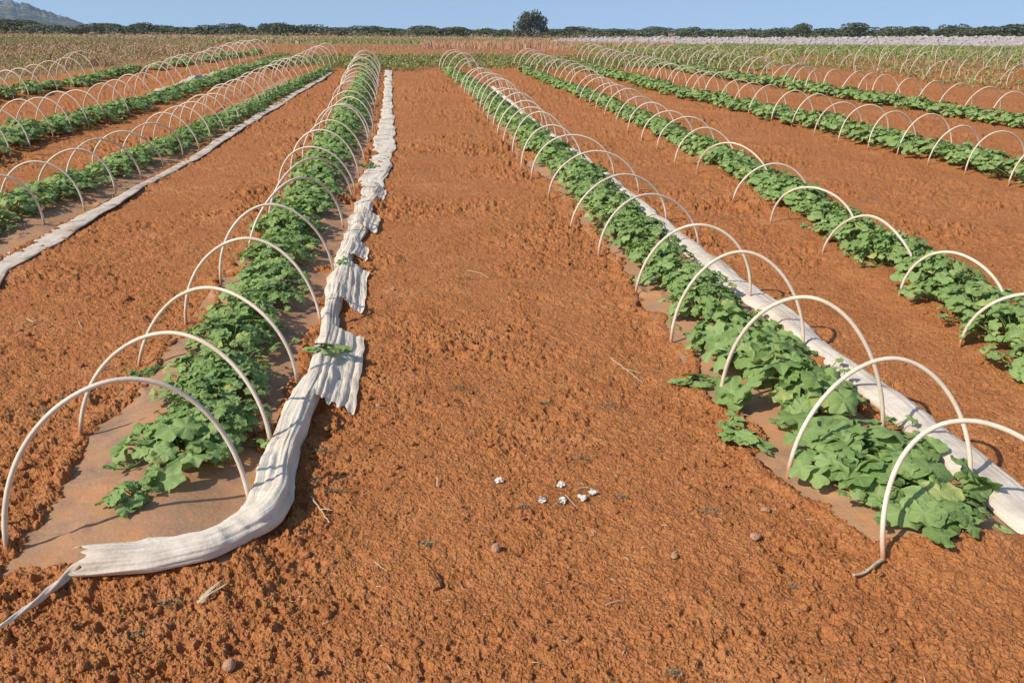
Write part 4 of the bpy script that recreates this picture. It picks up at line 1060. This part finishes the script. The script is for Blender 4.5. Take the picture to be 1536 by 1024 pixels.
# ------------------------------------------------------------------ small things on the soil
def place(u, v): p = at(u, v); p[2] = float(ground_z(np.array([p[0]]), np.array([p[1]]))[0]); return p
FL = [(748, 723), (841, 728), (814, 753), (843, 754), (873, 750), (889, 741)]
FLAB = ['white flower head lying alone, leftmost of the scattered six', 'white flower head at the back of the small cluster', 'white flower head at the front left of the small cluster', 'white flower head with a pale stalk at the front of the cluster', 'white flower head beside a dry stem, second from the right', 'white flower head at the right end of the small cluster']
for i, ((u, v), lab) in enumerate(zip(FL, FLAB)):
    p = place(u, v); g = np.random.default_rng(400 + i); mb = MB()
    for k in range(26):
        a = g.uniform(0, 6.28); q = 0.014 * math.sqrt(g.random())
        V, F, uv = leaf_tpl(9, (0.6, 1.0), 800 + k)
        c = np.array([q * math.cos(a), q * math.sin(a), 0.004 + 0.008 * g.random()])
        mb.add((V * g.uniform(0.005, 0.0085)) @ frame(np.array([*g.normal(0, .6, 2), 1.0]), g.normal(0, 1, 3)) + c, F)
    root = bpy.data.objects.new('flower_head', None); col.objects.link(root); root.location = [float(a) for a in p + np.array([0, 0, 0.003])]
    tag(root, lab, 'flower', 'white flower heads on the soil')
    link('petals', mb.mesh('petals', M['white'], False), root)
    a = g.uniform(0, 6.28); L = 0.03 if i != 3 else 0.05
    Pp = np.array([[0, 0, 0.005], [math.cos(a) * L * .5, math.sin(a) * L * .5, 0.008], [math.cos(a) * L, math.sin(a) * L, 0.002]]); v_, f_ = tube_np(Pp, 0.0012, 5)
    link('stalk', mesh_np('stalk', v_, f_, M['straw']), root)

def twig(px, rad, label, mat='straw', fork=False, lift=0.008):
    P = np.array([place(*q) for q in px]); P[:, 2] += lift + rad
    Q, _ = resample(np.column_stack([P, np.zeros(len(P))]), 0.008); Q = Q[:, :3]
    Q[:, :2] += 0.002 * np.stack([vn(np.arange(len(Q)) * 0.4, 0 * Q[:, 0], 5), vn(np.arange(len(Q)) * 0.4, 0 * Q[:, 0] + 9, 5)], 1)
    mb = MB(); v, f = tube_np(Q, rad * np.linspace(1, 0.6, len(Q)), 6); mb.add(v, f)
    if fork:
        m = Q[len(Q) // 2]; e = m + (Q[-1] - Q[0]) * 0.35 + np.array([0.02, 0.03, 0.015]); v, f = tube_np(np.array([m, (m + e) / 2 + [0, 0, .004], e]), rad * 0.6, 5); mb.add(v, f)
    o = link('twig', mb.mesh('twig', M[mat])); tag(o, label, 'twig', 'dry twigs on the soil')
twig([(1324, 846), (1306, 860), (1292, 869), (1276, 872)], 0.007, 'pale broken stick at the foot of the nearest right hoop')
twig([(466, 748), (480, 766), (495, 789)], 0.0035, 'straight pale stem on the soil just right of the white fleece bend', fork=True)
twig([(915, 540), (935, 556), (965, 577)], 0.003, 'thin grey stem in the furrow left of the first row right', fork=True)
twig([(905, 912), (920, 909), (936, 904)], 0.002, 'short straw at the bottom middle of the bare soil')
twig([(655, 722), (657, 730), (656, 736)], 0.004, 'short pale splinter left of the white flower heads')
twig([(860, 738), (876, 733), (890, 737)], 0.0018, 'thin pale stem lying behind the right flower heads')
twig([(846, 745), (858, 755), (868, 764)], 0.0016, 'grey stem lying between the flower heads')
twig([(700, 408), (722, 413), (733, 420)], 0.003, 'grey dry stem halfway up the bare middle strip')
twig([(560, 843), (573, 851), (583, 858)], 0.0022, 'small pale splinter on the soil below the stone')
twig([(40, 480), (52, 484), (60, 478)], 0.004, 'whitish dry stem near the left edge of the picture')
twig([(118, 482), (121, 490), (124, 494)], 0.0025, 'small white splinter left of the second left hoops')
twig([(195, 620), (207, 613), (216, 607)], 0.003, 'pale stem on the soil beside the bare film edge')

def shred():
    p = place(300, 905); mb = MB(); g = np.random.default_rng(44)
    for i in range(9):
        a = math.atan2(at(328, 888)[1] - at(292, 912)[1], at(328, 888)[0] - at(292, 912)[0]) + g.normal(0, 0.1); L = g.uniform(0.05, 0.10)
        s = np.array([g.normal(0, .008), g.normal(0, .008), 0.012]); e = s + np.array([math.cos(a) * L, math.sin(a) * L, g.uniform(0, 0.012)])
        w = np.array([-math.sin(a), math.cos(a), 0]) * g.uniform(0.002, 0.005)
        V = np.array([s - w, s + w, (s + e) / 2 + w + [0, 0, .004], (s + e) / 2 - w + [0, 0, .004], e + w * .3, e - w * .3]); mb.add(V, np.array([[0, 1, 2, 3], [3, 2, 4, 5]]))
    tag(link('straw_shred', mb.mesh('straw_shred', M['straw']), loc=p), 'frayed pale straw shred at the lower left of the bare soil', 'straw')
shred()

STONES = [(743, 826, .020, 'stone', (0.8, 0.8, 1.1), 'upright tan stone in the middle of the bare soil below the flowers'), (568, 612, .014, 'stone', (1, 1, .9), 'small pale stone beside the largest fleece flap'), (1010, 840, .012, 'stone', (1, 1, .7), 'small pale stone left of the nearest right hoop'), (1133, 808, .018, 'stone', (1.3, 1, .6), 'flat pale stone left of the nearest right plants'),
          (645, 868, .036, 'clod', (1.5, 1, .45), 'broad flat clod of smooth earth in the lower middle'), (345, 998, .020, 'stone', (.9, 1, .9), 'pale stone at the bottom left edge'), (732, 533, .024, 'clod', (1.4, 1, .6), 'brown clod in the middle of the bare strip'), (1147, 770, .014, 'stone', (1.3, 1, .6), 'pale stone left of the front right plants'),
          (188, 448, .03, 'clod', (1.4, 1, .6), 'smooth lighter clod left of the third left hoop'), (48, 487, .026, 'clod', (1.2, 1, .7), 'round clod near the left edge beside a whitish stem'), (1368, 462, .02, 'stone', (1.3, 1, .5), 'pale flat stone between the first and second rows right'), (590, 437, .016, 'stone', (1, 1, .8), 'grey stone right of the second fleece flap')]
for i, (u, v, s, kind, sq, lab) in enumerate(STONES):
    p = place(u, v); V, F = lump(s, 60 + i, ICO3 if kind == 'stone' else ICO4, 0.38 if kind == 'stone' else 0.5, sq)
    if kind != 'stone':
        V = V * (1 + 0.10 * fbm(V[:, 0] * 120 + V[:, 2] * 60, V[:, 1] * 120 - V[:, 2] * 70, 3, i))[:, None]
    me = mesh_np(kind, V, F, M['stone'] if kind == 'stone' else M['soil'], attr={'wild': np.zeros(len(V))})
    tag(link('stone' if kind == 'stone' else 'soil_clod', me, loc=p + np.array([0, 0, s * (0.35 if kind == 'stone' else 0.1)]), rz=i * 1.3), lab, kind)

# little grey green weeds in the bare soil
WEEDS = [(685, 586, .07, 'middle of the bare strip'), (815, 606, .05, 'right of the middle of the bare strip'), (908, 612, .09, 'left of the right row in the furrow'), (1065, 772, .06, 'left of the front right plants'), (1008, 1012, .04, 'at the bottom edge right of centre'), (876, 690, .06, 'above the flower heads'), (486, 682, .06, 'right of the fleece, in its shade'), (503, 744, .05, 'right of the fleece bend'), (470, 722, .04, 'close to the fleece, in its shade'), (783, 762, .05, 'left of the flower heads'), (934, 748, .04, 'right of the flower heads'), (640, 815, .05, 'left of the upright stone'), (255, 905, .05, 'below the fleece end at lower left'), (60, 620, .06, 'at the left edge beside the hoop feet'), (95, 600, .05, 'left of the second hoop foot'), (205, 948, .035, 'lower left corner of the soil'), (700, 420, .09, 'halfway up the bare strip'), (160, 555, .05, 'left of the third hoop foot'), (1090, 330, .1, 'between the first and second rows right'), (1310, 300, .12, 'between the second and third rows right'), (860, 405, .08, 'left of the first row right, halfway up'), (1190, 880, .03, 'left of the broken stick')]
for i, (u, v, s, where) in enumerate(WEEDS):
    p = place(u, v); g = np.random.default_rng(70 + i); n = 34
    P = np.stack([g.normal(0, s * .4, n), g.normal(0, s * .22, n), np.zeros(n)], 1)
    mb = MB(); V, F, t = blades(P, g.uniform(0.25, 0.7, n) * s * 0.55, np.full(n, 0.0011), g.uniform(0.5, 1.8, n), g); mb.add(V, F, None, t)
    V, F, t = leaflets(P + np.array([0, 0, 1]) * g.uniform(0.1, 0.35, n)[:, None] * s, g.uniform(0.003, 0.006, n), g); mb.add(V, F, None, t)
    tag(link('dry_weed', mb.mesh('dry_weed', M['greyweed']), loc=p), 'small grey green weed tuft %s' % where, 'weed', 'small weeds in the bare soil')

# scattered straw bits
mb = MB(); g = np.random.default_rng(88)
for i in range(420):
    r_ = math.exp(g.uniform(math.log(1.9), math.log(12))); t_ = g.uniform(R(-28), R(40)); x, y = r_ * math.sin(t_), r_ * math.cos(t_)
    z = float(ground_z(np.array([x]), np.array([y]))[0]); a = g.uniform(0, 6.28); L = g.uniform(0.008, 0.03)
    v, f = tube_np(np.array([[x, y, z + .004], [x + math.cos(a) * L * .5, y + math.sin(a) * L * .5, z + .006], [x + math.cos(a) * L, y + math.sin(a) * L, z + .003]]), g.uniform(0.0007, 0.0018), 4); mb.add(v, f)
tag(link('straw_bits', mb.mesh('straw_bits', M['straw'])), 'tiny bits of pale straw strewn over the soil', 'straw', kind='stuff')

# ------------------------------------------------------------------ light
SUN_EL, SUN_AZ_SHADOW = R(40), R(24)     # shadows run right and a little away from the viewer
sd = np.array([-math.cos(SUN_AZ_SHADOW) * math.cos(SUN_EL), -math.sin(SUN_AZ_SHADOW) * math.cos(SUN_EL), math.sin(SUN_EL)])
sl = bpy.data.lights.new('sun', 'SUN'); sl.energy = 4.3; sl.angle = R(0.6); sl.color = (1.0, 0.93, 0.82)
so = bpy.data.objects.new('sun', sl); col.objects.link(so); so.rotation_euler = Vector(-sd).to_track_quat('-Z', 'Y').to_euler()
w = bpy.data.worlds.new('World'); sc.world = w; w.use_nodes = True; nt = w.node_tree; nt.nodes.clear()
sky = nt.nodes.new('ShaderNodeTexSky'); sky.sky_type = 'NISHITA'; sky.sun_disc = False
sky.sun_elevation = SUN_EL; sky.sun_rotation = math.atan2(sd[0], sd[1]); sky.air_density = 1.0; sky.dust_density = 0.5; sky.ozone_density = 1.2
bg = nt.nodes.new('ShaderNodeBackground'); bg.inputs['Strength'].default_value = 0.145
wo = nt.nodes.new('ShaderNodeOutputWorld'); tc = nt.nodes.new('ShaderNodeTexCoord'); vm = nt.nodes.new('ShaderNodeVectorMath'); vm.operation = 'ADD'; vm.inputs[1].default_value = (0, 0, 0.2)
vn2 = nt.nodes.new('ShaderNodeVectorMath'); vn2.operation = 'NORMALIZE'
nt.links.new(tc.outputs['Generated'], vm.inputs[0]); nt.links.new(vm.outputs[0], vn2.inputs[0]); nt.links.new(vn2.outputs[0], sky.inputs['Vector'])   # the hazeless blue reaches down to the horizon
nt.links.new(sky.outputs[0], bg.inputs['Color']); nt.links.new(bg.outputs[0], wo.inputs['Surface'])

# ------------------------------------------------------------------ the hazy air
bm = bmesh.new(); bmesh.ops.create_cube(bm, size=1.0); me = bpy.data.meshes.new('haze'); bm.to_mesh(me); bm.free()
hz = link('haze', me, loc=(0, 0, 88.0), scale=(5000, 5000, 181.0)); tag(hz, 'thin pale haze in the air over the whole field', 'haze', kind='stuff')
hm = bpy.data.materials.new('haze'); hm.use_nodes = True; hm.node_tree.nodes.clear()
ho = hm.node_tree.nodes.new('ShaderNodeOutputMaterial'); hv = hm.node_tree.nodes.new('ShaderNodeVolumePrincipled')
hv.inputs['Color'].default_value = (0.62, 0.80, 1.0, 1); hv.inputs['Density'].default_value = 0.00024; hv.inputs['Anisotropy'].default_value = 0.1
hm.node_tree.links.new(hv.outputs[0], ho.inputs['Volume']); me.materials.append(hm)
